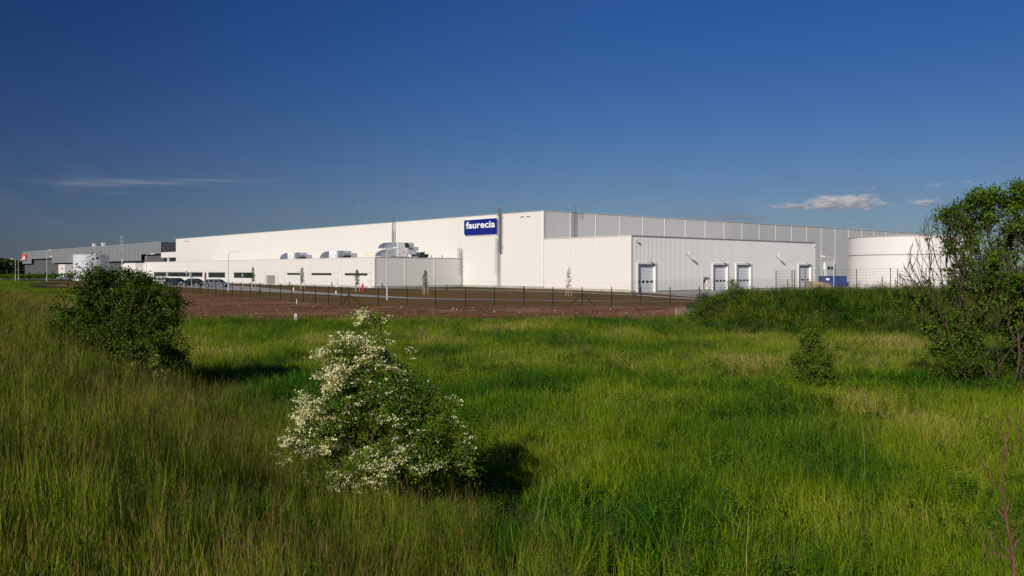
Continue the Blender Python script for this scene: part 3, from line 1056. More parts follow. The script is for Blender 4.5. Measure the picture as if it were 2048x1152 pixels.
# ---- ladders on the white buildings
def ladder(face, s, z0, z1, label, cage_from=2.4, top=1.1, off=.35, w=.35, cage_w=.42, platform=None, cage=True):
    """face 'L': on hall x=0 plane at y=s; face 'R': on hall y=0 plane at x=s"""
    if face == 'L':
        p = loc2w(-off, s); rz = ANG + R(90)          # local +y = into wall? ladder built facing local -y
        rz = ANG - R(90)
    else:
        p = loc2w(s, -off); rz = ANG
    u = empty('roof_ladder', (p[0], p[1], z0), rz, label, 'ladder')
    H = z1 - z0
    for sx in (-1, 1):
        m = MB(); m.box(sx * w - .035, sx * w + .035, -.03, .03, 0, H + top); m.build('side_rail', M['ladder_steel'], u)
    m = MB()
    k = .3
    while k < H:
        m.tube((-w + .036, 0, k), (w - .036, 0, k), .02, n=5)
        k += .33
    m.build('rungs', M['ladder_steel'], u)
    m = MB()
    k = cage_from if cage else H + .2
    while k < H + top + .05:
        pts = [(-w, -.04, k)] + [(cage_w * math.cos(a), -.1 - .62 * math.sin(a), k) for a in np.linspace(math.pi, 0, 8)] + [(w, -.04, k)]
        m.path(pts, .022, 4)
        k += .9
    for a in np.linspace(math.pi * .95, .05 * math.pi, 5):
        x, y = cage_w * math.cos(a), -.1 - .62 * math.sin(a)
        m.tube((x, y, cage_from if cage else H + .2), (x, y, H + top), .018, n=4)
    m.build('cage', M['ladder_steel'], u)
    m = MB()
    k = 1.2
    while k < H:
        for sx in (-1, 1):
            m.box(sx * w - .04, sx * w + .04, .033, off - .08, k, k + .06)
        k += 2.6
    m.build('wall_bracket', M['coping'], u)
    if platform:
        m = MB(); m.box(-1.0, 1.0, -.9, .2, platform, platform + .08)
        for x in (-.95, .95):
            m.tube((x, -.85, platform), (x, -.85, platform + 1.1), .025)
        m.build('rest_platform', M['coping'], u)
    return u


def hall_T(px):
    q = (px - 1024) / F
    return (C0[0] - q * C0[1]) / (q * CV[1] - CV[0])


def hall_TR(px):
    q = (px - 1024) / F
    return (C0[1] * q - C0[0]) / (CU[0] - CU[1] * q)


ladder('L', hall_T(924.5), .0, WH + 1.0, 'shorter caged roof ladder where the low wing meets the hall', top=.9, off=.4)
ladder('L', hall_T(1000.2), .0, 7.6, 'lower flight of the caged ladder beneath the tall wall pipe', top=1.2, off=.4)
ladder('L', hall_T(1004.6), 6.2, HALL_H, 'upper caged ladder flight beside the tall wall pipe, reaching the roof', cage_from=.5, top=1.3, off=.5, platform=.0)
ladder('R', hall_TR(1145.5), AH - .3, HALL_H, 'caged ladder above the loading building, close to the hall corner', cage_from=1.3, top=1.4, off=.28, cage=False)
# tall pipe beside the ladder
p = loc2w(-.45, hall_T(1002.4))
u = empty('wall_pipe', (p[0], p[1], 6.2), ANG, 'tall galvanised pipe running up the hall wall right of the blue sign', 'pipe')
m = MB(); m.tube((0, 0, 0), (0, 0, HALL_H + 1.2 - 6.2), .17, n=10); m.build('pipe', M['ladder_steel'], u)
m = MB()
for k in range(4):
    m.box(-.2, .45, -.05, .05, .5 + k * 2, .58 + k * 2)
m.build('pipe_bracket', M['coping'], u)
m = MB(); m.tube((0, -.0, HALL_H + 1.15 - 6.2), (0, -1.2, HALL_H + 1.0 - 6.2), .05); m.build('davit', M['coping'], u)
# flue behind the big roof unit
p = loc2w(-3.2, hall_T(785.5) - .5)
q_ = (785.5 - 1024) / F
p = loc2w(-6.0, 41.8)
# solve position on the wing roof along the view ray for px 785.5
def on_ray(px, a):
    """point at local x = a whose projection is px"""
    q = (px - 1024) / F
    o = C0 + CU * a
    t = (o[0] - q * o[1]) / (q * CV[1] - CV[0])
    return o + CV * t


def on_ray_y(px, y):
    """point at local y whose projection is px"""
    q = (px - 1024) / F
    o = C0 + CV * y
    t = (o[0] - q * o[1]) / (q * CU[1] - CU[0])
    return o + CU * t


p = on_ray(785.8, -.7)
zt = zpx(431, p[1])
u = empty('flue', (p[0], p[1], WH - .3), ANG, 'slim tall steel flue standing on the low wing roof', 'flue')
m = MB(); m.tube((0, 0, 0), (0, 0, 6.2), .19, n=10); m.tube((0, 0, 6.2), (0, 0, zt - WH + .3), .13, n=10); m.build('pipe', M['ladder_steel'], u)
m = MB(); m.tube((0, 0, 6.0), (0, 0, 6.35), .22, n=10); m.build('collar', M['ladder_steel'], u)

# ---- company sign
st_, en_ = hall_T(930), hall_T(997)
sw = st_ - en_
p = loc2w(-.16, (st_ + en_) / 2)
sg = empty('company_sign', (p[0], p[1], 11.15), ANG - R(90), 'large blue rounded sign with white lettering on the tall wall', 'sign')


def rrect(w, h, r_bl, r_br, r_tr, r_tl, n=5):
    pts = []
    for (cx, cy, a0, r) in [(-w / 2, -h / 2, 180, r_bl), (w / 2, -h / 2, 270, r_br), (w / 2, h / 2, 0, r_tr), (-w / 2, h / 2, 90, r_tl)]:
        sx, sy = (1 if cx < 0 else -1), (1 if cy < 0 else -1)
        for k in range(n + 1):
            a = R(a0 + 90 * k / n)
            pts.append((cx + sx * r + r * math.cos(a), cy + sy * r + r * math.sin(a)))
    return pts


m = MB(); m.prism(rrect(sw, 2.95, .55, .1, .55, .1), -.06, .12); m.build('sign_board', M['sign_blue'], sg)
m = MB(); m.prism(rrect(sw + .22, 3.15, .6, .15, .6, .15), .0, .10); m.build('sign_border', M['sign_white'], sg)
fc = bpy.data.curves.new('lettering', 'FONT')
fc.body = 'faurecia'
fc.align_x = 'CENTER'
fc.size = 2.0
fc.extrude = .03
fc.offset = .045
fc.space_character = 1.03
fc.materials.append(M['sign_white'])
to = link('lettering', fc, sg, (0, -.10, -.36), (R(90), 0, 0))
bpy.context.view_layer.update()
k_ = sw * .86 / max(to.dimensions.x, .1)
to.scale = (k_, 1.30 / max(to.dimensions.y, .1), 1)
to.location.z = .3 - .45
bpy.context.view_layer.update()
tme = bpy.data.meshes.new_from_object(to)
tl, tr_, tsc = to.location.copy(), to.rotation_euler.copy(), to.scale.copy()
bpy.data.objects.remove(to)
to = link('lettering', tme, sg, tl, tr_)
to.scale = tsc
if not tme.materials:
    tme.materials.append(M['sign_white'])


# ---- air handling units on the low roof
def ahu(px0, px1, a, label, H, kind=0, yb=None):
    if yb is None:
        p0, p1 = on_ray(px0, a), on_ray(px1, a)
    else:
        p0, p1 = on_ray_y(px0, yb), on_ray_y(px1, yb)
    c = (p0 + p1) / 2
    Lh = np.hypot(*(p1 - p0)) / 2
    u = empty('air_handling_unit', (c[0], c[1], WH - .3), ANG + (R(90) if yb is not None else 0), label, 'roof unit', 'air handling units on the low roof')
    # local y runs along the roof, +y is to the left in the picture
    m = MB(); m.box(-1.1, 1.1, -Lh * .18, Lh * .28, .45, H); m.build('casing', M['white_strip'], u)
    # curved intake duct on the left
    m = MB()
    prof = [(Lh * .285, .5), (Lh * .285, H * .97)]
    for k in range(8):
        t_ = k / 7 * math.pi / 2
        prof.append((Lh * .42 + (Lh * .5) * math.sin(t_), .5 + (H * .97 - .5) * math.cos(t_)))
    m.prism(prof, -1.0, 1.0, axis='x'); m.build('curved_duct', M['duct'], u)
    m = MB(); m.box(-.9, 1.0, -Lh * .55, -Lh * .185, .9, H * .98); m.build('duct', M['duct'], u)
    m = MB(); m.box(-.8, 1.0, -Lh * .9, -Lh * .555, .5, H * .72); m.build('duct', M['duct'], u)
    m = MB()
    m.prism([(-Lh * .98, .35), (-Lh * .60, .35), (-Lh * .70, .98), (-Lh * 1.02, .98)], -1.3, -.83, axis='x'); m.build('louvre_hood', M['black'], u)
    m = MB(); m.box(-1.0, 1.0, -Lh * .95, Lh * .9, .27, .43); m.build('base_frame', M['coping'], u)
    for k in range(3):
        m = MB(); y = -Lh * .12 + k * Lh * .15
        m.box(-1.14, -1.103, y - .06, y + .06, .8 + .3 * (k % 2), 1.05 + .3 * (k % 2)); m.build('latch', M['black'], u)
    for yy in (Lh * .05, -Lh * .35, Lh * .5):
        m = MB(); m.box(-1.12, 1.0, yy - .03, yy + .03, H * .98 if yy < 0 else H + .003, H * .98 + .06); m.build('flange', M['galv'], u)
    return u


ahu(565.5, 619, -10.0, 'leftmost and smallest steel air handling unit on the low roof', 1.95)
ahu(645.5, 709, -11.0, 'middle steel air handling unit on the low roof, left of the flue', 2.0)
ah = ahu(752, 849, -13.5, 'largest two-storey air handling unit on the low roof, below the flue', 1.85, yb=25.4)
p0, p1 = on_ray_y(752, 25.4), on_ray_y(849, 25.4)
Lh = np.hypot(*(p1 - p0)) / 2
m = MB(); prof = [(Lh * .25, 1.95), (Lh * .25, 3.05)]
for k in range(8):
    t_ = k / 7 * math.pi / 2
    prof.append((Lh * .42 + Lh * .38 * math.sin(t_), 1.95 + 1.1 * math.cos(t_)))
m.prism(prof, -.9, 1.0, axis='x'); m.build('curved_duct', M['duct'], ah)
m = MB(); m.box(-1.05, 1.0, -Lh * .05, Lh * .248, 1.93, 3.08); m.build('casing', M['white_strip'], ah)
m = MB(); m.box(-.95, 1.0, -Lh * .42, -Lh * .053, 2.0, 3.05); m.build('duct', M['duct'], ah)
m = MB(); m.box(-1.0, .9, -Lh * .62, -Lh * .423, 1.6, 2.3); m.build('duct', M['duct'], ah)
m = MB(); m.prism([(-Lh * .22, 2.15), (-Lh * .10, 2.15), (-Lh * .02, 3.0), (-Lh * .14, 3.0)], -1.3, -1.06, axis='x'); m.build('louvre_hood', M['black'], ah)
m = MB(); m.prism([(-Lh * .74, .4), (-Lh * .60, .4), (-Lh * .66, 1.35), (-Lh * .84, 1.35)], -1.5, -1.32, axis='x'); m.build('louvre_hood', M['black'], ah)
# gooseneck vents
for (px, lab) in ((862, 'left of two small gooseneck vents on the low roof edge'), (884, 'right of two small gooseneck vents on the low roof edge')):
    p = on_ray_y(px, 24.2)
    u = empty('roof_vent', (p[0], p[1], WH - .3), ANG, lab, 'vent', 'gooseneck vents on the low roof')
    m = MB(); m.path([(0, 0, 0), (0, 0, .62), (-.1, -.15, .78), (-.2, -.38, .74), (-.22, -.5, .62)], .1, 8); m.build('bent_pipe', M['galv'], u)
    m = MB(); m.tube((0, 0, 0), (0, 0, .1), .2, n=8); m.build('flange', M['coping'], u)
# yellow guard rail
pa, pb = on_ray(733, -12.5), on_ray(770, -12.5)
u = empty('guard_rail', (pa[0], pa[1], WH - .3), ANG, 'yellow guard rail on the low roof left of the largest unit', 'railing')
Lg = -np.hypot(*(pb - pa))
m = MB(); m.tube((0, 0, 1.35), (0, Lg, 1.35), .035); m.tube((0, 0, .8), (0, Lg, .8), .03); m.build('rail', M['yellow'], u)
for f in (0, .5, 1):
    m = MB(); m.tube((0, Lg * f, 0), (0, Lg * f, 1.315), .035); m.build('post', M['yellow'], u)


# ================================================================== TANKS
def tank(cx, cy, Rr, z0, H, material, label, bands, dark=None, roof=.6, n=96):
    u = empty('storage_tank', (cx, cy, z0), 0, label, 'tank')
    zs = sorted([0] + [b for b in bands] + [H])
    for k, (a, b) in enumerate(zip(zs[:-1], zs[1:])):
        vv, ff = [], []
        for i in range(n):
            t = 2 * math.pi * i / n
            for z in (a + (.03 if k else 0), b - .03):
                vv.append((Rr * math.cos(t), Rr * math.sin(t), z))
        for i in range(n):
            j = (i + 1) % n
            ff.append((2 * i, 2 * j, 2 * j + 1, 2 * i + 1))
        me = mesh_np('shell_course', np.array(vv), np.array(ff), [material], smooth=True)
        link('shell_course', me, u)
    for b in bands + [H]:
        m = MB()
        rr = Rr + .09
        for i in range(n):
            t0, t1 = 2 * math.pi * i / n, 2 * math.pi * (i + 1) / n
            q = [(math.cos(t0), math.sin(t0)), (math.cos(t1), math.sin(t1))]
            h0, h1 = b - .09, b + .06
            m.quad([(q[0][0] * rr, q[0][1] * rr, h0), (q[1][0] * rr, q[1][1] * rr, h0), (q[1][0] * rr, q[1][1] * rr, h1), (q[0][0] * rr, q[0][1] * rr, h1)])
            m.quad([(q[0][0] * Rr, q[0][1] * Rr, h0), (q[1][0] * Rr, q[1][1] * Rr, h0), (q[1][0] * rr, q[1][1] * rr, h0), (q[0][0] * rr, q[0][1] * rr, h0)])
            m.quad([(q[0][0] * rr, q[0][1] * rr, h1), (q[1][0] * rr, q[1][1] * rr, h1), (q[1][0] * Rr, q[1][1] * Rr, h1), (q[0][0] * Rr, q[0][1] * Rr, h1)])
        m.build('stiffening_ring', dark or M['coping_light'], u)
    m = MB()
    for i in range(n):
        t0, t1 = 2 * math.pi * i / n, 2 * math.pi * (i + 1) / n
        m.quad([(Rr * math.cos(t0), Rr * math.sin(t0), H), (Rr * math.cos(t1), Rr * math.sin(t1), H), (0, 0, H + roof)])
    m.build('roof', material, u)
    # vertical seams
    m = MB()
    for i in range(14):
        t = 2 * math.pi * (i + .3) / 14
        c, s_ = math.cos(t), math.sin(t)
        m.quad([(Rr * 1.002 * c - .02 * s_, Rr * 1.002 * s_ + .02 * c, 0), (Rr * 1.002 * c + .02 * s_, Rr * 1.002 * s_ - .02 * c, 0),
                (Rr * 1.002 * c + .02 * s_, Rr * 1.002 * s_ - .02 * c, H), (Rr * 1.002 * c - .02 * s_, Rr * 1.002 * s_ + .02 * c, H)])
    m.build('seam', M['coping_light'], u)
    return u


TY = 150.0
TR_ = 10.0
tcx = at(1693, TY) + TR_ * 1.105
tk = tank(tcx, TY, TR_, -1.0, zpx(470.5, TY) + 1.0 - .4, M['tank_white'], 'huge white cylindrical tank behind the grassy mound on the right', [zpx(506.5, TY - TR_ * .4) + 1.0 - .25], dark=M['coping'])
# edge protection on its roof and the hall roof behind
for (px, zb, lab) in ((1740, 9.4, 'left thin roof railing behind the large white tank'), (1823, 9.4, 'right thin roof railing on the large white tank')):
    pass
m = MB()
for k in range(26):
    t = math.radians(150 + k * 5)
    m.tube(((TR_ - .15) * math.cos(t), (TR_ - .15) * math.sin(t), 0), ((TR_ - .15) * math.cos(t), (TR_ - .15) * math.sin(t), .01), .02, n=4)
cage_u = MB()
hx = hall_TR(1722)
for i in range(12):
    x = hx - 4 + i * .9
    cage_u.tube((x, 1.5, HALL_H - .4), (x, 1.5, HALL_H + .75), .035, n=4)
cage_u.tube((hx - 4, 1.5, HALL_H + .75), (hx + 5.9, 1.5, HALL_H + .75), .04, n=4)
cage_u.tube((hx - 4, 1.5, HALL_H + .35), (hx + 5.9, 1.5, HALL_H + .35), .03, n=4)
cage_u.build('roof_railing', M['galv'], hall)
# ladder on the left side of the tank hoist (seen at its upper left edge)
t2 = tank(at(182.5, 267), 267.0, 5.02, -.5, zpx(508.5, 267) + .5 - .2, M['tank_steel'], 'smaller pale steel tank on the left before the grey warehouse', [], roof=.3, n=64)

# ================================================================== GROUND-LEVEL OBJECTS
def lamp_post(px, Y, H, arm, label, base=None, double=False, pitch=18, ang=0):
    x = at(px, Y)
    z = gz(x, Y) if base is None else base
    u = empty('street_lamp', (x, Y, z), R(ang), label, 'street lamp', 'grey street lamps round the factory')
    m = MB(); m.tube((0, 0, 0), (0, 0, H * .28), .09, n=8); m.tube((0, 0, H * .28), (0, 0, H - .35), .065, .055, n=8); m.build('pole', M['pole'], u)
    s = 1 if arm > 0 else -1
    m = MB(); m.path([(0, 0, H - .35), (s * .06, 0, H - .15), (s * .2, 0, H - .03), (arm, 0, H + .12)], .04, 6); m.build('arm', M['pole'], u)
    h = MB(); h.prism([(0, -.05), (s * .75, .06), (s * .7, .2), (s * .1, .14)], -.14, .14); h.build('lamp_head', M['lamp_head'], u, (arm, 0, H + .06))
    m = MB(); m.tube((0, 0, -.3), (0, 0, .06), .16, n=8); m.build('footing', M['concrete'], u)
    return u


lamp_post(774.2, 103.6, 6.1, .62, 'street lamp standing nearest the fence in front of the low wing')
lamp_post(456.8, 137.0, 6.15, .85, 'street lamp at the edge of the car park beside the silver estate car')
lamp_post(292.6, 170.0, 6.2, .9, 'street lamp in front of the left end of the low wing')
lamp_post(180.5, 176.0, 6.3, .7, 'street lamp seen against the smaller steel tank')
lamp_post(93.6, 235.0, 6.8, .9, 'lamp beside the far access road, in front of the grey warehouse')
lamp_post(94.0, 262.0, 9.2, .5, 'taller lamp behind the access road with a small pale head')
lamp_post(36.9, 260.0, 6.2, .6, 'right lamp of the pair at the far left before the woods')
lamp_post(30.8, 255.0, 6.4, -.75, 'left lamp of the pair at the far left before the woods')
lamp_post(1667.5, 118.0, 5.2, -1.15, 'lamp in the yard in front of the blue container', base=-.4)


# chain link fence with green posts
def fence_run(pts, H, label, posts, braces, pmat, r=.046, mesh_r=.0025, nwires=6, wire_mat=None, vert=None):
    u = empty('wire_fence', (pts[0][0], pts[0][1], gz(*pts[0])), 0, label, 'fence')
    o = Vector(u.location)
    pm = MB(); pm.tube((0, 0, -.3), (0, 0, H), r, n=6); pme = pm.mesh('post', pmat)
    for (x, y) in pts:
        link('post', pme, u, Vector((x, y, gz(x, y))) - o)
    wm = MB()
    for (a, b) in zip(pts[:-1], pts[1:]):
        za, zb = gz(*a), gz(*b)
        for k in range(nwires):
            h = .06 + (H - .1) * k / (nwires - 1)
            wm.tube(Vector((a[0], a[1], za + h)) - o, Vector((b[0], b[1], zb + h)) - o, mesh_r * (1.6 if k in (0, nwires - 1) else 1), n=3, cap=False)
        if vert:
            nv = vert
            for k in range(1, nv):
                f = k / nv
                x, y, z = a[0] + (b[0] - a[0]) * f, a[1] + (b[1] - a[1]) * f, za + (zb - za) * f
                wm.tube(Vector((x, y, z + .05)) - o, Vector((x, y, z + H - .05)) - o, mesh_r * .8, n=3, cap=False)
    w_o = wm.build('wire_mesh', wire_mat or M['wire'], u)
    w_o['kind'] = 'stuff'
    for (i, j, dirs) in braces:
        x, y = pts[i]
        for dd_ in dirs:
            bx, by = x + dd_[0] * 1.5, y + dd_[1] * 1.5
            m = MB(); m.tube(Vector((x, y, gz(x, y) + H * .66)) - o, Vector((bx, by, gz(bx, by) - .1)) - o, r * .8, n=5); m.build('brace', pmat, u)
    return u


right_pts = [tuple(FC)] + [(float(at(px, 87.0)), 87.0) for px in (756.6, 814, 871, 931, 989, 1047.5, 1105.8, 1164.3, 1223.2, 1282, 1340.5, 1399, 1457.5, 1516)]
rd = (1.0, 0.0)
fence_run(right_pts, 2.02, 'wire fence on slim green posts crossing the brown field', None, [(0, 0, [rd, tuple(FL)]), (8, 0, [rd, (-1, 0)])], M['green_post'])
left_pts = [tuple(FC + FL * (1.5 + 3.0 * k)) for k in range(0, 36)]
left_pts[0] = tuple(FC + FL * 1.6)
fence_run(left_pts, 2.0, 'wire fence on green posts receding left past the parked cars', None, [(7, 0, [tuple(FL), tuple(-FL)]), (14, 0, [tuple(FL), tuple(-FL)])], M['green_post'])

# grey mesh panel fence on the mound
mp = [(at(px, Y), Y) for px, Y in [(1589, 67.5), (1648, 67.2), (1713, 67.0), (1781, 66.6), (1852, 66.2), (1925, 65.8), (2000, 65.4), (2078, 65)]]
fence_run(mp, 1.98, 'grey mesh panel fence standing on the grassy mound', None, [], M['grey_post'], r=.04, mesh_r=.005, nwires=9, wire_mat=M['wire'], vert=10)
gp = [(at(1552, 66.0), 66.0), (at(1584, 66.0), 66.0)]
fence_run(gp, 2.0, 'short grey mesh gate panel at the left end of the mound fence', None, [], M['grey_post'], r=.04, mesh_r=.006, nwires=10, wire_mat=M['grey_post'], vert=8)
bp = [(at(1610.5, 74), 74.0), (at(1703, 92), 92.0)]
for (px, Y, H, lab) in [(1610.5, 70.5, 2.0, 'lone grey fence post right of the mesh gate'), (1795, 70, 1.75, 'grey post just right of the fourth panel fence post'),
                        (1764.5, 69, 1.15, 'short grey post between two mound fence posts'), (1575.5, 68, 1.25, 'short dark post inside the mesh gate panel')]:
    x = at(px, Y)
    m = MB(); m.tube((0, 0, -.3), (0, 0, H), .04, n=6); m.tube((0, 0, H), (0, 0, H + .03), .05, n=6)
    tag(m.build('fence_post', M['grey_post'], None, (x, Y, gz(x, Y))), lab, 'post')
# dark rail frame
x0, x1 = at(1628, 80), at(1709, 80)
zr = zpx(575.5, 80)
u = empty('rail_frame', (x0, 80, gz(x0, 80)), 0, 'low dark pipe frame behind the mound below the container', 'railing')
m = MB(); m.tube((0, 0, zr - u.location.z), (x1 - x0, 0, zr - u.location.z), .05); m.build('top_rail', M['grey_post'], u)
for xx in (0, x1 - x0):
    m = MB(); m.tube((xx, 0, -.3), (xx, 0, zr - u.location.z - .05), .05); m.build('post', M['grey_post'], u)
# timber stack + container in the yard
YK = 128.0
kx0, kx1 = at(1645.5, YK), at(1692.5, YK)
zc0, zc1 = zpx(573.5, YK), zpx(552.5, YK)
u = empty('skip_container', ((kx0 + kx1) / 2, YK, zc0), R(-6), 'blue open-top steel container beside the white tank', 'container')
W = (kx1 - kx0)
m = MB()
m.box(-W * .14, W / 2, -.06, .0, 0, zc1 - zc0); m.box(-W * .14, W / 2, 2.3, 2.36, 0, zc1 - zc0); m.box(W / 2 - .06, W / 2, .003, 2.297, 0, zc1 - zc0 - .01)
m.prism([(-W / 2, (zc1 - zc0) * .5), (-W * .143, 0.02), (-W * .143, zc1 - zc0 - .003), (-W / 2, zc1 - zc0 - .003)], -.06, 2.36)
m.build('body', M['container'], u)
m = MB()
for k in range(5):
    xx = -W * .1 + k * W * .13
    m.box(xx, xx + .09, -.13, -.063, .05, zc1 - zc0 - .08)
m.box(-W / 2, W / 2, -.14, -.062, zc1 - zc0 - .077, zc1 - zc0 + .03)
m.build('ribs', M['container'], u)
m = MB(); m.box(-W * .35, -W * .22, -.085, -.065, (zc1 - zc0) * .62, (zc1 - zc0) * .82); m.build('label_plate', M['sign_white'], u)
YT = 112.0
x0, x1 = at(1629, YT), at(1667, YT)
z0, z1 = -.5, zpx(562.5, YT)
u = empty('gravel_heap', ((x0 + x1) / 2, YT, z0), 0, 'low heap of tan sheeting in front of the blue container', 'heap')
W = x1 - x0
m = MB(); m.prism([(-W * .65, 0), (W * .62, 0), (W * .5, (z1 - z0) * .62), (W * .2, (z1 - z0) * .84), (-W * .2, z1 - z0 - .04), (-W * .6, z1 - z0)], 0, 3); m.build('stack', M['timber'], u)
for k in range(5):
    m = MB(); zz = .55 + k * .32
    m.box(-W * .6, W * (.55 - k * .04), -.03, -.003, zz, zz + .05); m.build('plank', M['wood_stake'], u)

# wire basket leaning at the foot of the mound
bx = at(1352, 64.5)
u = empty('mesh_barrier', (bx, 64.5, gz(bx, 64.5)), 0, 'low pale wire mesh panel at the left foot of the mound', 'mesh panel')
m = MB()
PW, PH = at(1402, 64.5) - bx, .95
for k in range(27):
    m.tube((PW * k / 26, 0, 0), (PW * k / 26, 0, PH), .004, n=3, cap=False)
for k in range(14):
    m.tube((0, 0, PH * k / 13), (PW, 0, PH * k / 13), .004, n=3, cap=False)
mo = m.build('mesh', M['pole'], u)
mo['kind'] = 'stuff'
m = MB(); m.tube((0, 0, -.2), (0, 0, PH + .05), .02); m.tube((PW, 0, -.2), (PW, 0, PH + .02), .02); m.build('frame', M['pole'], u)

# boundary marker at the edge of the field
mx = at(592, 60.8)
u = empty('boundary_marker', (mx, 60.8, gz(mx, 60.8)), 0, 'white concrete marker with a thin dark pole at the field edge', 'marker')
m = MB(); m.box(-.10, .10, -.10, .10, -.3, .72); m.prism([(-.1, .72), (.1, .72), (.05, .8), (-.05, .8)], -.1, .1); m.build('concrete_block', M['stone'], u)
m = MB(); m.tube((.02, .14, 0), (.02, .14, 1.75), .018); m.build('pole', M['bark'], u)
m = MB(); m.tube((.02, .14, 1.45), (.02, .14, 1.78), .028); m.build('white_tip', M['sign_white'], u)

# bollard lights
for i, (px, yb, yt, lab) in enumerate([(579, 572.5, 563, 'leftmost black bollard light before the low wing'),
                                       (663.8, 575.5, 564.5, 'black bollard light between the third and fourth wing bays'),
                                       (765, 578, 567, 'black bollard light just right of the low wing corner'),
                                       (894, 582, 569.5, 'black bollard light in front of the grey side of the low wing'),
                                       (1048.2, 586, 572.5, 'black bollard light below the hall wall, mid picture'),
                                       (1267.6, 595, 581, 'black bollard light beside the first loading door')]):
    Y = {0: 160, 1: 150, 2: 141, 3: 134, 4: 126, 5: 113}[i]
    for _ in range(3):
        x = at(px, Y)
        Y = (CAM_Z - gz(x, Y)) * F / (yb - 541.0)
    x = at(px, Y)
    u = empty('bollard_light', (x, Y, gz(x, Y)), 0, lab, 'bollard', 'black bollard lights along the footpath')
    H = (yb - yt) / F * Y
    m = MB(); m.tube((0, 0, -.2), (0, 0, H * .72), .10, n=8); m.build('post', M['black'], u)
    m = MB(); m.tube((0, 0, H * .72), (0, 0, H * .86), .075, n=8); m.build('lens', M['coping'], u)
    m = MB(); m.tube((0, 0, H * .86), (0, 0, H), .13, .10, n=8); m.build('cap', M['black'], u)


def stand(px, py, Y0=140):
    Y = Y0
    for _ in range(5):
        x = at(px, Y)
        Y = (CAM_Z - gz(x, Y)) * F / (py - 541.0)
    return at(px, Y), Y


x, Y = stand(725.2, 583.5)
u = empty('fire_hydrant', (x, Y, gz(x, Y)), 0, 'bright red hydrant post right of the third young tree', 'hydrant')
m = MB(); m.tube((0, 0, -.2), (0, 0, 1.0), .11, n=10); m.tube((0, 0, 1.0), (0, 0, 1.2), .14, .13, n=10); m.tube((0, 0, 1.2), (0, 0, 1.32), .12, .04, n=10); m.build('barrel', M['red_paint'], u)
m = MB(); m.tube((-.22, 0, .85), (.22, 0, .85), .06, n=8); m.build('outlet', M['red_paint'], u)
for (px, py, h, lab) in [(587, 583, .6, 'short white marker post on the soil near the louvred door'), (672.2, 588.5, .42, 'small white marker stub beside the receding fence')]:
    x, Y = stand(px, py)
    m = MB(); m.tube((0, 0, -.2), (0, 0, h), .09, n=8); m.tube((0, 0, h), (0, 0, h + .06), .1, .04, n=8)
    tag(m.build('marker_post', M['sign_white'], None, (x, Y, gz(x, Y))), lab, 'marker')

# parking signs
for (px, py, H, lab) in [(485, 575.5, 2.55, 'blue parking sign on a thin pole right of the silver estate car'), (373, 574, 2.95, 'blue sign on a pole behind the black cars'), (383.2, 573, 1.9, 'lower dark-faced sign beside the blue parking sign')]:
    x, Y = stand(px, py, 165)
    u = empty('parking_sign', (x, Y, gz(x, Y)), 0, lab, 'sign', 'sign posts beside the car park')
    m = MB(); m.tube((0, 0, -.2), (0, 0, H), .035); m.build('pole', M['pole'], u)
    m = MB(); m.box(-.19, .19, -.06, -.036, H - .5, H); m.build('sign_face', M['sign_lightblue'], u)
    m = MB(); m.box(-.08, .02, -.07, -.062, H - .38, H - .12); m.build('symbol', M['sign_white'], u)


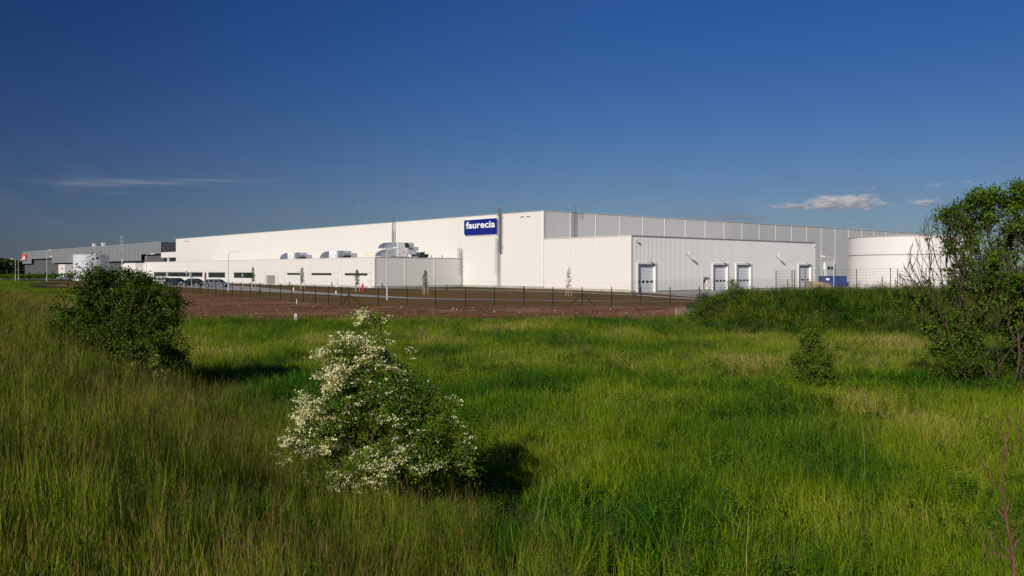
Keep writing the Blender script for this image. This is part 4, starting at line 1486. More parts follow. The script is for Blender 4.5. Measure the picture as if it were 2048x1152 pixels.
# ---- cars
def car(loc, rz, colr, label, estate=False, sc=1.0):
    u = empty('parked_car', loc, rz, label, 'car', 'cars parked in front of the office wing')
    # side profile in local x (front +x), z
    L = 4.6 if estate else 4.5
    h = L / 2
    lower = [(-h, .32), (-h, .78), (-h + .06, .92), (-h + .55, .98), (h - 1.25, .93), (h - .45, .78), (h - .08, .62), (h, .5), (h - .05, .26), (h - .55, .22)]
    fw, rw = h - .92, -h + .88

    def arch(cx):
        return [(cx + .37 * math.cos(a), .31 + .37 * math.sin(a)) for a in np.linspace(R(-14), R(194), 9)]
    lower = lower[:-1] + [(fw + .42, .22)] + arch(fw) + arch(rw) + [(-h + .2, .24)]
    body_w = .88
    m = MB()
    m.prism(lower, -body_w, body_w)
    body = m.build('body', colr, u)
    if estate:
        cab = [(-h + .05, .93), (-h + .35, 1.36), (-h + .9, 1.45), (-.1, 1.47), (.55, 1.40), (1.35, .93)]
    else:
        cab = [(-h + .45, .96), (-h + 1.15, 1.34), (-.55, 1.43), (.25, 1.42), (.75, 1.30), (1.4, .92)]
    # greenhouse tapered inwards
    m = MB()
    k = len(m.v)
    n = len(cab)
    for s_ in (-1, 1):
        for (a, b) in cab:
            t_ = max(0, min(1, (b - .92) / .5))
            m.v.append((a, s_ * (.84 - .17 * t_), b))
    for i in range(n):
        j = (i + 1) % n
        m.f.append((k + i, k + j, k + n + j, k + n + i)); m.mi.append(0)
    m.f.append(tuple(k + i for i in reversed(range(n)))); m.f.append(tuple(k + n + i for i in range(n))); m.mi += [0, 0]
    m.build('windows', M['car_glass'], u)
    m = MB()
    top = [(a, b) for a, b in cab if b > 1.28]
    for (a, b), (c, d) in zip(top[:-1], top[1:]):
        m.quad([(a, -.69, b + .015), (c, -.69, d + .015), (c, .69, d + .015), (a, .69, b + .015)])
        for s_ in (-1, 1):
            m.quad([(a, s_ * .69, b + .015), (c, s_ * .69, d + .015), (c, s_ * .72, d - .06), (a, s_ * .72, b - .06)])
    # pillars
    for s_ in (-1, 1):
        for (xa, xb) in ([(-.15, -.1), (-1.2, -1.15)] if estate else [(-.15, -.1)]):
            m.quad([(xa - .03, s_ * .855, .93), (xb + .04, s_ * .855, .93), (xb + .02, s_ * .69, 1.44), (xa - .02, s_ * .69, 1.44)])
        (a, b), (c, d) = cab[0], cab[1]
        m.quad([(a, s_ * .85, b), (a + .22, s_ * .85, b), (c + .15, s_ * .72, d), (c, s_ * .72, d)])
        (a, b), (c, d) = cab[-1], cab[-2]
        m.quad([(a, s_ * .85, b), (a - .1, s_ * .85, b), (c - .08, s_ * .72, d), (c, s_ * .72, d)])
    m.build('roof', colr, u)
    for cx_ in (fw, rw):
        for s_ in (-1, 1):
            w_ = MB(); w_.tube((cx_, s_ * .72, .31), (cx_, s_ * .885, .31), .31, n=18); wo = w_.build('tyre', M['tyre'], u)
            w_ = MB(); w_.tube((cx_, s_ * .88, .31), (cx_, s_ * .895, .31), .2, n=12); w_.build('rim', M['rim'], wo)
    for s_ in (-1, 1):
        m = MB(); m.box(-h - .01, -h + .14, s_ * .72 - .15, s_ * .72 + .165, .70, .92); m.build('tail_light', M['lamp_red'], u)
        m = MB(); m.box(h - .38, h - .12, s_ * .70 - .17, s_ * .70 + .185, .56, .72); m.build('headlight', M['lamp_clear'], u)
        m = MB(); m.box(.85, 1.0, s_ * .98 - .09, s_ * .98 + .05, .92, 1.03); m.build('wing_mirror', colr, u)
    m = MB(); m.box(-h - .02, -h + .0, -.26, .26, .45, .57); m.build('number_plate', M['sign_white'], u)
    m = MB(); m.box(-h + .0, h - .25, -body_w - .006, -body_w - .001, .46, .49); m.box(-h + 1.4, h - 1.2, -body_w - .006, -body_w - .001, .9, .93); m.build('trim', M['black'], u)
    return u


silver = paint('paint_silver', (.15, .17, .20))
blackp = paint('paint_black', (.010, .011, .014))
whitep = paint('paint_white', (.78, .78, .79))
navy = paint('paint_navy', (.02, .03, .10))
darkred = paint('paint_maroon', (.05, .010, .014))
greyp = paint('paint_grey', (.12, .14, .18))


def put_car(px0, px1, pyb, rz, col_, label, estate=False):
    px = (px0 + px1) / 2
    x, Y = stand(px, pyb, 165)
    return car((x, Y, gz(x, Y) + .08), rz, col_, label, estate)


put_car(409, 458, 575.0, R(-12), silver, 'silver blue estate car parked nearest, at the right end of the row', True)
put_car(363.5, 407, 572.3, R(168), blackp, 'black saloon parked directly left of the silver estate car')
put_car(339, 368, 571.0, R(-22), navy, 'dark navy estate parked between the white car and black saloon', True)
put_car(312, 344, 569.5, R(-25), whitep, 'white hatchback parked between the dark cars by the office windows', True)
put_car(288, 318, 568.0, R(-15), blackp, 'leftmost black car, partly hidden behind the large dark bush')
x, Y = at(128.5, 292), 292.0
c_ = car((x, Y, gz(x, Y) + .2), R(182), greyp, 'lone grey-blue car on the far access road at left', False)
del c_['group']


# ================================================================== VEGETATION
def rand_unit(r, n):
    v = r.normal(size=(n, 3))
    return v / np.linalg.norm(v, axis=1, keepdims=True)


def leaf_mesh(name, P, size, r, material, tint, up=.35, fold=.25, width=.62, outward=None):
    """folded four-vertex leaves, one per point"""
    n = len(P)
    a = rand_unit(r, n)
    if outward is not None:
        a = a * .8 + outward * .8
        a /= np.linalg.norm(a, axis=1, keepdims=True)
    nrm = rand_unit(r, n)
    nrm[:, 2] = np.abs(nrm[:, 2]) + up
    if outward is not None:
        nrm = nrm + outward * .45
    b = np.cross(nrm, a)
    b /= np.maximum(np.linalg.norm(b, axis=1, keepdims=True), 1e-6)
    nn = np.cross(a, b)
    s = (size * r.uniform(.6, 1.3, n))[:, None]
    w_ = s * width * .5
    v0 = P - a * s * .5
    v2 = P + a * s * .5 - nn * s * .12
    v1 = P + b * w_ + nn * s * fold * .4 - a * s * .05
    v3 = P - b * w_ + nn * s * fold * .4 - a * s * .05
    V = np.stack([v0, v1, v2, v3], 1).reshape(-1, 3)
    k = np.arange(n)[:, None] * 4
    Fq = np.concatenate([k + np.array([[0, 1, 2]]), k + np.array([[0, 2, 3]])], 0)
    return mesh_np(name, V, Fq, [material], attrs={'tint': np.repeat(tint, 4)})


def branch_mesh(name, roots, targets, r, material, step=.28, r_tip=.006, power=2.3, jit=.12, up=.25, rmax=.2, sides=5, cost=.55):
    """grow a branching skeleton from the roots to all targets, return mesh"""
    pos = [np.array(p, float) for p in roots]
    par = [-1] * len(pos)
    plen = [0.0] * len(pos)
    rt = np.array(roots, float)
    dist = np.min(np.linalg.norm(targets[:, None] - rt[None], axis=2), axis=1)
    order = np.argsort(dist)
    Parr = np.zeros((60000, 3))
    Parr[:len(pos)] = rt
    Lr = np.zeros(60000)
    cnt = len(pos)
    leafnode = []
    for ti in order:
        T = targets[ti]
        Q = Parr[:cnt]
        d = np.linalg.norm(Q - T, axis=1)
        lowpen = np.maximum(0, Q[:, 2] - T[2] + .0) * .8
        j = int(np.argmin(d + cost * Lr[:cnt] + lowpen))
        L = d[j]
        n = max(1, int(L / step))
        prev = j
        p0 = Parr[j].copy()
        side = r.normal(size=3) * jit * L
        for k in range(1, n + 1):
            f = k / n
            bow = math.sin(f * math.pi)
            p = p0 * (1 - f) + T * f + side * bow + np.array([0, 0, -up * .3 * L * bow]) + r.normal(size=3) * jit * step * .4 * (k < n)
            if cnt >= 59990:
                break
            Parr[cnt] = p
            Lr[cnt] = Lr[prev] + np.linalg.norm(p - Parr[prev])
            par.append(prev)
            prev = cnt
            cnt += 1
        leafnode.append(prev)
    par = np.array(par)
    rad = np.zeros(cnt)
    for l in leafnode:
        rad[l] = max(rad[l], r_tip ** power)
    acc = rad.copy()
    for i in range(cnt - 1, -1, -1):
        if par[i] >= 0:
            acc[par[i]] += acc[i]
    rad = np.minimum(np.maximum(acc, r_tip ** power) ** (1 / power), rmax)
    e = np.where(par >= 0)[0]
    A, B = Parr[par[e]], Parr[e]
    ra, rb = np.minimum(rad[par[e]], rad[e] * 1.35), rad[e]
    D = B - A
    D /= np.maximum(np.linalg.norm(D, axis=1, keepdims=True), 1e-6)
    ref = np.where(np.abs(D[:, 2:3]) > .9, np.array([[1., 0, 0]]), np.array([[0, 0, 1.]]))
    U = np.cross(D, ref)
    U /= np.linalg.norm(U, axis=1, keepdims=True)
    Vv = np.cross(D, U)
    th = np.arange(sides) * 2 * math.pi / sides
    c, s_ = np.cos(th)[None, :, None], np.sin(th)[None, :, None]
    ringA = A[:, None] + (U[:, None] * c + Vv[:, None] * s_) * ra[:, None, None]
    ringB = B[:, None] + (U[:, None] * c + Vv[:, None] * s_) * rb[:, None, None]
    VV = np.concatenate([ringA, ringB], 1).reshape(-1, 3)
    k = np.arange(len(e))[:, None] * 2 * sides
    fs = []
    for i in range(sides):
        j = (i + 1) % sides
        fs.append(k + np.array([[i, j, sides + j, sides + i]]))
    return mesh_np(name, VV, np.concatenate(fs, 0), [material], smooth=True)


def in_ellipsoids(r, n, ells, shell=.0):
    """points in a union of ellipsoids (cx,cy,cz,rx,ry,rz), volume weighted, biased to the shell"""
    vol = np.array([e[3] * e[4] * e[5] for e in ells]) ** .8
    k = r.choice(len(ells), n, p=vol / vol.sum())
    E = np.array(ells)[k]
    u = rand_unit(r, n)
    rad = (r.random(n) * (1 - shell ** 3) + shell ** 3) ** (1 / 3)
    off = u * rad[:, None]
    return E[:, :3] + off * E[:, 3:6], u, k, rad


def shrub(name, base, roots, ells, ncl, per, spread, lsize, label, cat, leaf, bark, seed, r_tip=.005, rmax=.06, shell=.45, cut=.0, flowers=None,
          tint_fn=None, extra_targets=None, jit=.1, step=.25, stringy=0.0, width=.62, bare=0, power=2.4, cost=.55, gate=.40, gf=2.2, lump=0.0, lump_n=9):
    r = np.random.default_rng(seed)
    bx, by, bz = base
    ells = [(e[0] - bx, e[1] - by, e[2] - bz, *e[3:]) for e in ells]
    if lump:
        nl = int(ncl * 1.45 / lump_n)
        C, U, K, rad = in_ellipsoids(r, nl, ells, shell)
        ii = np.repeat(np.arange(nl), r.integers(int(lump_n * .4), int(lump_n * 1.7) + 1, nl))
        sc_ = r.uniform(.6, 1.3, nl)[ii]
        C = C[ii] + r.normal(size=(len(ii), 3)) * (lump * sc_)[:, None] * np.array([1, 1, .8])
        U, rad = U[ii], rad[ii]
        pm_ = r.permutation(len(C))
        C, U, rad = C[pm_], U[pm_], rad[pm_]
    else:
        C, U, K, rad = in_ellipsoids(r, int(ncl * 1.45), ells, shell)
    g1 = fbm(C[:, 0] * gf + C[:, 1] * 1.3 * gf, C[:, 2] * gf + seed * 3.7, seed, 3)
    g2 = fbm(C[:, 1] * gf + 5 + seed, C[:, 2] * gf * 1.1 + C[:, 0] * gf * .6, seed + 5, 3)
    kg = ((g1 + g2) * .5 > gate + .13 * (rad > .75)) | (r.random(len(C)) < .18)
    C, U, rad = C[kg][:ncl], U[kg][:ncl], rad[kg][:ncl]
    C[:, 2] += np.maximum(0, gz_arr(C[:, 0] + bx, C[:, 1] + by) - bz + .08 - C[:, 2]) * 1.2
    keep = C[:, 2] > -90
    C, U, rad = C[keep], U[keep], rad[keep]
    u = empty(name, base, 0, label, cat)
    tg = C
    if extra_targets is not None and len(extra_targets):
        tg = np.concatenate([C, np.array(extra_targets) - np.array([[bx, by, bz]])])
    rts = [(q[0] - bx, q[1] - by, q[2] - bz) for q in roots]
    link('branches', branch_mesh('branches', rts, tg, r, bark, step=step, r_tip=r_tip, rmax=rmax, jit=jit, power=power, cost=cost), u)
    if bare:
        C, U, rad = C[bare:], U[bare:], rad[bare:]
    n = len(C)
    np_ = r.integers(int(per * .4), int(per * 1.6) + 1, n)
    idx = np.repeat(np.arange(n), np_)
    sp = spread * r.uniform(.6, 1.35, n)
    P = C[idx] + r.normal(size=(len(idx), 3)) * sp[idx][:, None] * np.array([1, 1, .75])
    P[:, 2] = np.maximum(P[:, 2], gz_arr(P[:, 0] + bx, P[:, 1] + by) - bz + .03)
    ct = r.random(n)
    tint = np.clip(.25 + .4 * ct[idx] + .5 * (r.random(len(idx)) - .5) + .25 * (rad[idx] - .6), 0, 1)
    if tint_fn:
        tint = tint_fn(P, tint)
    link('foliage', leaf_mesh('foliage', P, lsize, r, leaf, tint, outward=U[idx], width=width), u)
    if flowers:
        fmat, nf, fsize, ffn = flowers
        pr = ffn(C, U, rad)
        ci = r.choice(n, nf, p=pr / pr.sum())
        # flower heads: clusters of several small blossoms
        hp = C[ci] + U[ci] * spread * .9 + r.normal(size=(nf, 3)) * spread * .55
        m_ = 11
        ii = np.repeat(np.arange(nf), m_)
        fp = hp[ii] + r.normal(size=(len(ii), 3)) * fsize * 1.25 * np.array([1, 1, .45])
        link('blossoms', leaf_mesh('blossoms', fp, fsize, r, fmat, r.random(len(ii)), up=1.0, outward=(U[ci][ii]) * .6, width=1.0, fold=.1), u)
    return u


def E(px, py, Y, rpx, rpy, ry=None):
    """ellipsoid given in photograph pixels at depth Y"""
    s = Y / F
    return (at(px, Y), Y, zpx(py, Y), rpx * s, (ry if ry is not None else (rpx * s + rpy * s) / 2), rpy * s)


def Ez(px, py, Y, dy, rpx, rpy, ry):
    e = E(px, py, Y + dy, rpx, rpy, ry)
    return e


# hawthorn in blossom
Yh = 14.4
hx = at(765, Yh)
hb = (hx, Yh, gz(hx, Yh) - .05)
hells = [E(742, 662, Yh, 26, 32, .22), E(708, 714, Yh, 52, 38, .45), E(752, 695, Yh, 34, 34, .35), E(665, 730, Yh, 42, 42, .4), E(750, 770, Yh, 92, 62, .75), E(680, 800, Yh, 72, 58, .7),
         E(815, 805, Yh, 66, 52, .6), E(640, 868, Yh, 72, 52, .75), E(592, 897, Yh, 42, 24, .4), E(745, 870, Yh, 110, 70, 1.05), E(850, 855, Yh, 60, 52, .7),
         E(690, 930, Yh, 95, 48, .9), E(815, 925, Yh, 100, 52, 1.0), E(905, 915, Yh, 55, 36, .6), E(700, 975, Yh, 62, 26, .6), E(948, 915, Yh, 20, 12, .2), E(745, 640, Yh, 16, 14, .15), E(755, 652, Yh, 14, 24, .15), E(830, 770, Yh, 44, 36, .4), E(870, 830, Yh, 44, 40, .5), E(900, 880, Yh, 50, 36, .5), E(575, 905, Yh, 26, 14, .25)]


def hawfl(C, U, rad):
    # blossom sits on outer twigs, mostly on the upper and left (sunny) side, sparse inside and low right
    side = np.clip(.66 - .46 * C[:, 0], .30, 1.6)
    h = np.clip((C[:, 2] - .2) / 2.4, .10, 1.0)
    front = np.clip(.6 - .6 * U[:, 1], .15, 1.3)
    patch = sst(fbm(C[:, 0] * 2.2 + 7, C[:, 2] * 2.2 + 3, 5, 2), .38, .62)
    return side * (.35 + h) * front * (.15 + patch) * np.clip(rad, .2, 1) ** 3


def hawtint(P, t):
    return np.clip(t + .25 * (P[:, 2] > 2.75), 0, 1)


shrub('hawthorn_bush', hb, [(hx - .06, Yh, hb[2]), (hx + .1, Yh + .1, hb[2]), (hx - .2, Yh + .15, hb[2])], hells, 2500, 17, .070, .042,
      'conical hawthorn bush covered in white blossom in the foreground', 'bush', M['leaf_haw'], M['bark'], 11, r_tip=.003, rmax=.055, shell=.5,
      flowers=(M['petal'], 1900, .027, hawfl), tint_fn=hawtint, step=.12, width=.75, gf=2.4, gate=.42, lump=.085, lump_n=9)

# large dark bush on the left bank
Yb = 27.0
bx_, by_ = at(250, Yb), Yb
bb = (bx_, by_, gz(bx_, by_) - .1)
bells = [Ez(180, 560, Yb, -.5, 34, 34, .6), Ez(205, 585, Yb, 0, 60, 46, 1.0), Ez(155, 610, Yb, -.5, 46, 40, .8), Ez(268, 575, Yb, .4, 46, 34, .8), Ez(255, 610, Yb, 0, 75, 50, 1.2),
         Ez(318, 610, Yb, 0, 46, 46, .9), Ez(325, 660, Yb, -.2, 46, 62, 1.0), Ez(290, 690, Yb, -.6, 66, 52, 1.0), Ez(215, 655, Yb, -.8, 80, 46, 1.2), Ez(130, 635, Yb, -.5, 44, 32, .7),
         Ez(262, 548, Yb, .4, 10, 14, .2), Ez(180, 536, Yb, -.5, 12, 14, .2), Ez(350, 640, Yb, -.1, 22, 30, .5), Ez(245, 640, Yb, .8, 95, 60, 1.2), Ez(330, 725, Yb, -.4, 40, 30, .6), Ez(300, 735, Yb, -.6, 50, 22, .6), Ez(110, 650, Yb, -.3, 26, 26, .5)]
shrub('dark_bush', bb, [(bx_ + dx, by_ + dy, bb[2]) for dx, dy in ((-.6, 0), (0, .2), (.5, -.2), (1.0, .1), (.2, -.4))], bells, 2700, 19, .10, .075,
      'large dark leafy bush on the left bank hiding part of the car park', 'bush', M['leaf_dark'], M['bark'], 12, r_tip=.006, rmax=.06, shell=.35, step=.2, width=.7, gf=1.1, gate=.40, lump=.17, lump_n=10)

# low shrub skirt left of it
Yl = 25.6
shrub('low_bush', (at(150, Yl), Yl, gz(at(150, Yl), Yl) - .1), [(at(150, Yl), Yl, gz(at(150, Yl), Yl)), (at(190, Yl), Yl, gz(at(190, Yl), Yl))],
      [E(125, 655, Yl, 36, 26, .6), E(175, 680, Yl, 50, 28, .7), E(225, 700, Yl, 46, 24, .6)], 520, 17, .10, .062,
      'low sprawling bush spreading left below the large dark bush', 'bush', M['leaf_tree'], M['bark'], 13, r_tip=.004)

# pale elder-like plant on the bank in front of the dark bush
Ye = 23.4
ex = at(284, Ye)
eb = (ex, Ye, gz(ex, Ye) - .05)
shrub('pale_shrub', eb, [eb], [E(286, 722, Ye, 30, 20, .35), E(307, 738, Ye, 22, 16, .25), E(266, 738, Ye, 16, 14, .2)], 130, 12, .06, .05,
      'small pale yellow-green flowering shrub below the dark bush', 'shrub', M['leaf_bright'], M['bark_pale'], 14, r_tip=.003, step=.1,
      flowers=(M['umbel'], 60, .03, lambda C, U, rad: np.clip(C[:, 2], .05, 2)))

# small bush in the middle of the right meadow
Ys = 29.0
sx = at(1628, Ys)
sb = (sx, Ys, gz(sx, Ys) - .05)
shrub('small_bush', sb, [sb, (sx + .15, Ys, sb[2]), (sx - .15, Ys + .1, sb[2])], [E(1622, 690, Ys, 20, 22, .3), E(1612, 718, Ys, 30, 26, .45), E(1640, 720, Ys, 26, 26, .4), E(1630, 752, Ys, 40, 28, .6), E(1650, 765, Ys, 24, 20, .4), E(1625, 676, Ys, 8, 8, .1), E(1622, 670, Ys, 14, 20, .2)],
      950, 22, .065, .058, 'small lone green bush standing in the right meadow', 'bush', M['leaf_haw'], M['bark'], 15, r_tip=.004, step=.15, lump=.10, lump_n=8, gf=2, gate=.38)

# bramble tangle at the left end of the mound
for (px, py, Y, ell, nn, sd_, lab) in [
    (1455, 640, 60.5, [(1420, 615, 34, 24), (1455, 600, 30, 20), (1395, 632, 22, 14), (1480, 612, 30, 26)], 330, 21, 'dark bramble thicket at the left end of the mound'),
    (1415, 625, 62.0, [(1410, 596, 20, 12), (1468, 572, 8, 16), (1490, 590, 30, 12)], 110, 22, 'arching bramble shoots above the left end of the mound')]:
    x = at(px, Y)
    b = (x, Y, gz(x, Y) - .1)
    shrub('bramble_bush', b, [b, (x + .6, Y, b[2])], [E(a, c, Y, d, e, 1.0) for a, c, d, e in ell], nn, 14, .15, .11, lab, 'bush', M['leaf_dark'], M['bark'], sd_, r_tip=.008, shell=.3)

# ---- trees on the right
Yt = 29.3


def tree_right(name, px0, seeds, ells, ncl, per, label, bare, extra, roots_px, spread=.10, lsize=.10, leaf='leaf_tree'):
    x = at(px0, Yt)
    b = (x, Yt, gz(x, Yt) - .1)
    rts = []
    for (px, dy) in roots_px:
        rx = at(px, Yt + dy)
        rts.append((rx, Yt + dy, gz(rx, Yt + dy) - .1))
    return shrub(name, b, rts, ells, ncl, per, spread, lsize, label, 'tree', M[leaf], M['bark_pale'], seeds, r_tip=.0050, rmax=.12, shell=.35, step=.3, jit=.06, power=2.5, cost=.8, gate=.40, gf=.9, lump=.19, lump_n=11, extra_targets=extra, width=.7)


rr = np.random.default_rng(5)
bare1 = []
for k in range(380):
    px = rr.uniform(1790, 1930)
    py = rr.uniform(0, 1)
    top = np.interp(px, [1790, 1815, 1850, 1880, 1930], [560, 500, 425, 415, 410])
    pyy = top + (590 - top) * py ** 1.1
    Yq = Yt + rr.uniform(-1.3, 1.0)
    bare1.append((at(px, Yq), Yq, zpx(pyy, Yq)))
for k in range(260):
    px = rr.uniform(1900, 2120)
    pyy = rr.uniform(400, 640)
    Yq = Yt + rr.uniform(-1.4, 1.6)
    bare1.append((at(px, Yq), Yq, zpx(pyy, Yq)))


def stems(lo, hi, n, r):
    return r.uniform(lo, hi, n)


left_e = [(1905, 432, 18, 26, .4), (1940, 410, 24, 26, .5), (1925, 470, 40, 34, .8), (1900, 500, 30, 26, .7), (1915, 545, 48, 40, 1.0), (1850, 580, 26, 18, .6),
          (1915, 610, 46, 36, 1.0), (1925, 665, 46, 40, 1.0), (1895, 695, 40, 34, .8), (1880, 640, 30, 22, .6), (1950, 590, 50, 60, 1.0), (1905, 705, 46, 40, .9), (1830, 600, 22, 18, .5)]
right_e = [(1977, 385, 18, 28, .4), (1990, 420, 38, 40, .7), (2035, 410, 40, 50, .9), (2060, 380, 34, 36, .8), (1985, 480, 46, 50, 1.0), (2045, 500, 60, 60, 1.3), (2010, 575, 60, 56, 1.3), (2075, 600, 60, 70, 1.4),
           (2070, 690, 40, 50, 1.0), (2030, 655, 40, 22, .8), (2110, 470, 60, 80, 1.3), (2120, 640, 70, 80, 1.4), (2150, 420, 50, 60, 1.2), (1973, 362, 7, 12, .15)]
tree_right('multi_stemmed_tree', 1935, 31, [E(a, b, Yt, c, d, e) for a, b, c, d, e in left_e], 850, 21,
           'half-bare multi-stemmed tree whose twigs overlap the white tank', 0, np.array(bare1[:480]), [(1955, .2), (1938, -.3), (1972, .6), (1918, .1)], spread=.11)
tree_right('leafy_tree', 2010, 32, [E(a, b, Yt + .6, c, d, e) for a, b, c, d, e in right_e], 1500, 23,
           'tall leafy tree at the right edge with two visible trunks', 0, np.array(bare1[480:]), [(2003, -.1), (2022, .3), (2060, .8), (1985, .4)], spread=.12)
# undergrowth at the foot of the trees
xq = at(1990, Yt - .5)
bq = (xq, Yt - .5, gz(xq, Yt - .5) - .1)
shrub('undergrowth_bush', bq, [bq, (xq - 1.2, Yt - .2, bq[2]), (xq + 1.0, Yt - .3, bq[2])],
      [E(1905, 738, Yt - .5, 30, 26, .5), E(1935, 715, Yt - .5, 40, 30, .7), E(1975, 725, Yt + 1.6, 60, 30, .5), E(2080, 735, Yt - .3, 40, 34, .7)], 330, 13, .12, .07,
      'shaded undergrowth bush at the foot of the right-hand trees', 'bush', M['leaf_dark'], M['bark'], 33, r_tip=.004)

# ---- bare reddish branch at the lower right corner
Yn = 6.2
r5 = np.random.default_rng(44)


def P3(px, py, Y=Yn):
    return (at(px, Y), Y, zpx(py, Y))


bxn, _, _ = P3(2030, 1150)
nb = (bxn, Yn, gz(bxn, Yn))
u = empty('bare_sapling', nb, 0, 'bare reddish-brown sapling in the lower right corner', 'sapling')
pts = [P3(2030, 1190), P3(2028, 1130), P3(2022, 1090), P3(2012, 1040), P3(2005, 985), P3(2006, 930), P3(2012, 885), P3(2020, 860)]
m = MB()
rads = [.016, .0145, .012, .009, .008, .007, .0055, .003]
for i in range(len(pts) - 1):
    m.tube(np.array(pts[i]) - nb, np.array(pts[i + 1]) - nb, rads[i], rads[i + 1], n=7)
m.tube((0, 0, -.2), np.array(pts[0]) - nb, .03, .026, n=7)
m.build('stem', M['bark_red'], u)
for (a, b_) in [((2022, 1100), (2052, 1070)), ((2024, 1110), (1985, 1078)), ((1985, 1078), (1965, 1050)), ((2012, 1040), (2004, 1010)), ((2020, 860), (2035, 815)), ((2012, 885), (2000, 840)),
                ((2006, 930), (2040, 880)), ((2005, 985), (1975, 940)), ((2028, 1140), (2055, 1020)), ((1975, 940), (1962, 900)), ((2040, 880), (2050, 830)), ((2026, 1120), (1970, 1120)), ((2012, 1040), (2030, 985))]:
    m = MB()
    pa, pb = np.array(P3(*a)) - nb, np.array(P3(*b_)) - nb
    mid = (pa + pb) / 2 + r5.normal(size=3) * .02
    mid[1] += .05
    m.tube(pa, mid, .007, .005, n=5); m.tube(mid, pb, .005, .002, n=5)
    m.build('twig', M['bark_red'], u)


# ---- single dry stalks standing in the meadow
for i, (pa, pb, Y, lab) in enumerate([((1082, 1010), (1104, 955), 13.2, 'bent pale dry stalk in front of the dark hollow right of the hawthorn'),
                                      ((1062, 938), (1086, 952), 13.5, 'short slanting pale stalk above the dark hollow'),
                                      ((1497, 1090), (1499, 1010), 9.5, 'upright thin dry stalk low in the right meadow'),
                                      ((1478, 1130), (1492, 1105), 8.8, 'slanting dry stalk near the bottom edge, right of centre'),
                                      ((1166, 830), (1167, 780), 20.0, 'tall pale grass stalk in the middle of the meadow'),
                                      ((1728, 890), (1725, 865), 17.0, 'pale withered seed stalk in the right meadow')]):
    A, B = np.array(P3(*pa, Y)), np.array(P3(*pb, Y))
    A0 = A.copy(); A0[2] = gz(A[0], A[1]) - .05
    o0 = A0.copy()
    m = MB()
    prev = A0 - (B - A) * .25 * np.array([1, 1, 0])
    for t_ in (.35, .65, .85, 1.0):
        nx = (A0 * (1 - t_) + B * t_) + np.array([(.03 if i % 2 else -.03) * math.sin(t_ * 3.1), 0, .02 * math.sin(t_ * 3.1)])
        m.tube(prev - o0, nx - o0, .0042 - .0022 * t_, .0038 - .0022 * t_, n=5)
        prev = nx
    tag(m.build('dry_stalk', M['straw_plain'], None, tuple(o0)), lab, 'stalk')

# ---- young staked trees
def young_tree(px, py, ytop, label, seed, bare=False):
    x, Y = stand(px, py)
    H = (py - ytop) / F * Y
    z = gz(x, Y)
    r = np.random.default_rng(seed)
    u = empty('young_tree', (x, Y, z), 0, label, 'tree', 'young staked columnar trees in front of the factory')
    n = 260 if not bare else 90
    t = r.random(n)
    zz = H * (.28 + .62 * t)
    wr = .34 * np.sin(np.clip((t + .08) / 1.08, 0, 1) * math.pi) ** .7 + .04
    a = r.uniform(0, 6.28, n)
    rad = wr * np.sqrt(r.random(n))
    Cc = np.stack([rad * np.cos(a), rad * np.sin(a), zz], 1)
    link('trunk', branch_mesh('trunk', [(0, 0, -.1), (0, 0, H * .2), (0, 0, H * .4)], np.concatenate([Cc[::4], [[0, 0, H]]]), r, M['bark'], step=.3, r_tip=.006, rmax=.035), u)
    P = np.repeat(Cc, 5, 0) + r.normal(size=(n * 5, 3)) * .06
    link('crown', leaf_mesh('crown', P, .10, r, M['leaf_tree'], r.random(n * 5)), u)
    for k in range(3):
        an = k * 2.094 + .4
        m = MB(); m.tube((.42 * math.cos(an), .42 * math.sin(an), -.1), (.36 * math.cos(an), .36 * math.sin(an), H * .38), .04, n=6); m.build('stake', M['wood_stake'], u)
    m = MB()
    for k in range(3):
        an, an2 = k * 2.094 + .4, (k + 1) * 2.094 + .4
        m.tube((.37 * math.cos(an), .37 * math.sin(an), H * .36), (.37 * math.cos(an2), .37 * math.sin(an2), H * .36), .025, n=5)
    m.build('tie_rail', M['wood_stake'], u)
    return u


young_tree(506, 576, 530, 'young staked tree beside the third dark window of the low wing', 51)
young_tree(604, 578.5, 531, 'young staked tree between the two narrow window slots', 52)
young_tree(714, 583.5, 535, 'young staked tree left of the red hydrant', 53)
young_tree(850.5, 590, 536, 'young staked tree before the grey side wall of the low wing', 54)
young_tree(1137, 592.5, 531, 'sparse young staked tree before the blank white annex wall', 55, True)

# distant shrubs in front of the grey warehouse, hedge, far woods
r6 = np.random.default_rng(61)
for i, (px, ytop, lab) in enumerate([(47.5, 536, 'leftmost small conifer before the distant grey warehouse'), (59, 534, 'second small conifer before the distant grey warehouse'),
                                     (81.5, 537, 'middle small conifer before the distant grey warehouse'), (91.5, 533, 'small conifer just left of the far lamp'),
                                     (105.5, 533, 'rightmost small conifer before the distant grey warehouse')]):
    Y = 330.0
    x = at(px, Y)
    z = gz(x, Y) - .2
    H = (545 - ytop) / F * Y + .4
    u = empty('small_conifer', (x, Y, z), 0, lab, 'tree', 'small conifers before the grey warehouse')
    n = 300
    t = r6.random(n)
    a = r6.uniform(0, 6.28, n)
    rad = (1 - t) * .55 * H * .42 * np.sqrt(r6.random(n)) + .05
    P = np.stack([rad * np.cos(a), rad * np.sin(a), .2 + t * H], 1)
    link('crown', leaf_mesh('crown', P, .5, r6, M['leaf_far'], r6.random(n)), u)
    m = MB(); m.tube((0, 0, -.3), (0, 0, H * .8), .1, .03); m.build('trunk', M['bark'], u)


def mass(name, n, fx, size, material, label, cat, seed):
    r = np.random.default_rng(seed)
    P, sz = fx(r, n)
    return tag(link(name, leaf_mesh(name, P, size, r, material, r.random(n) * .8 + .1)), label, cat, kind='stuff')


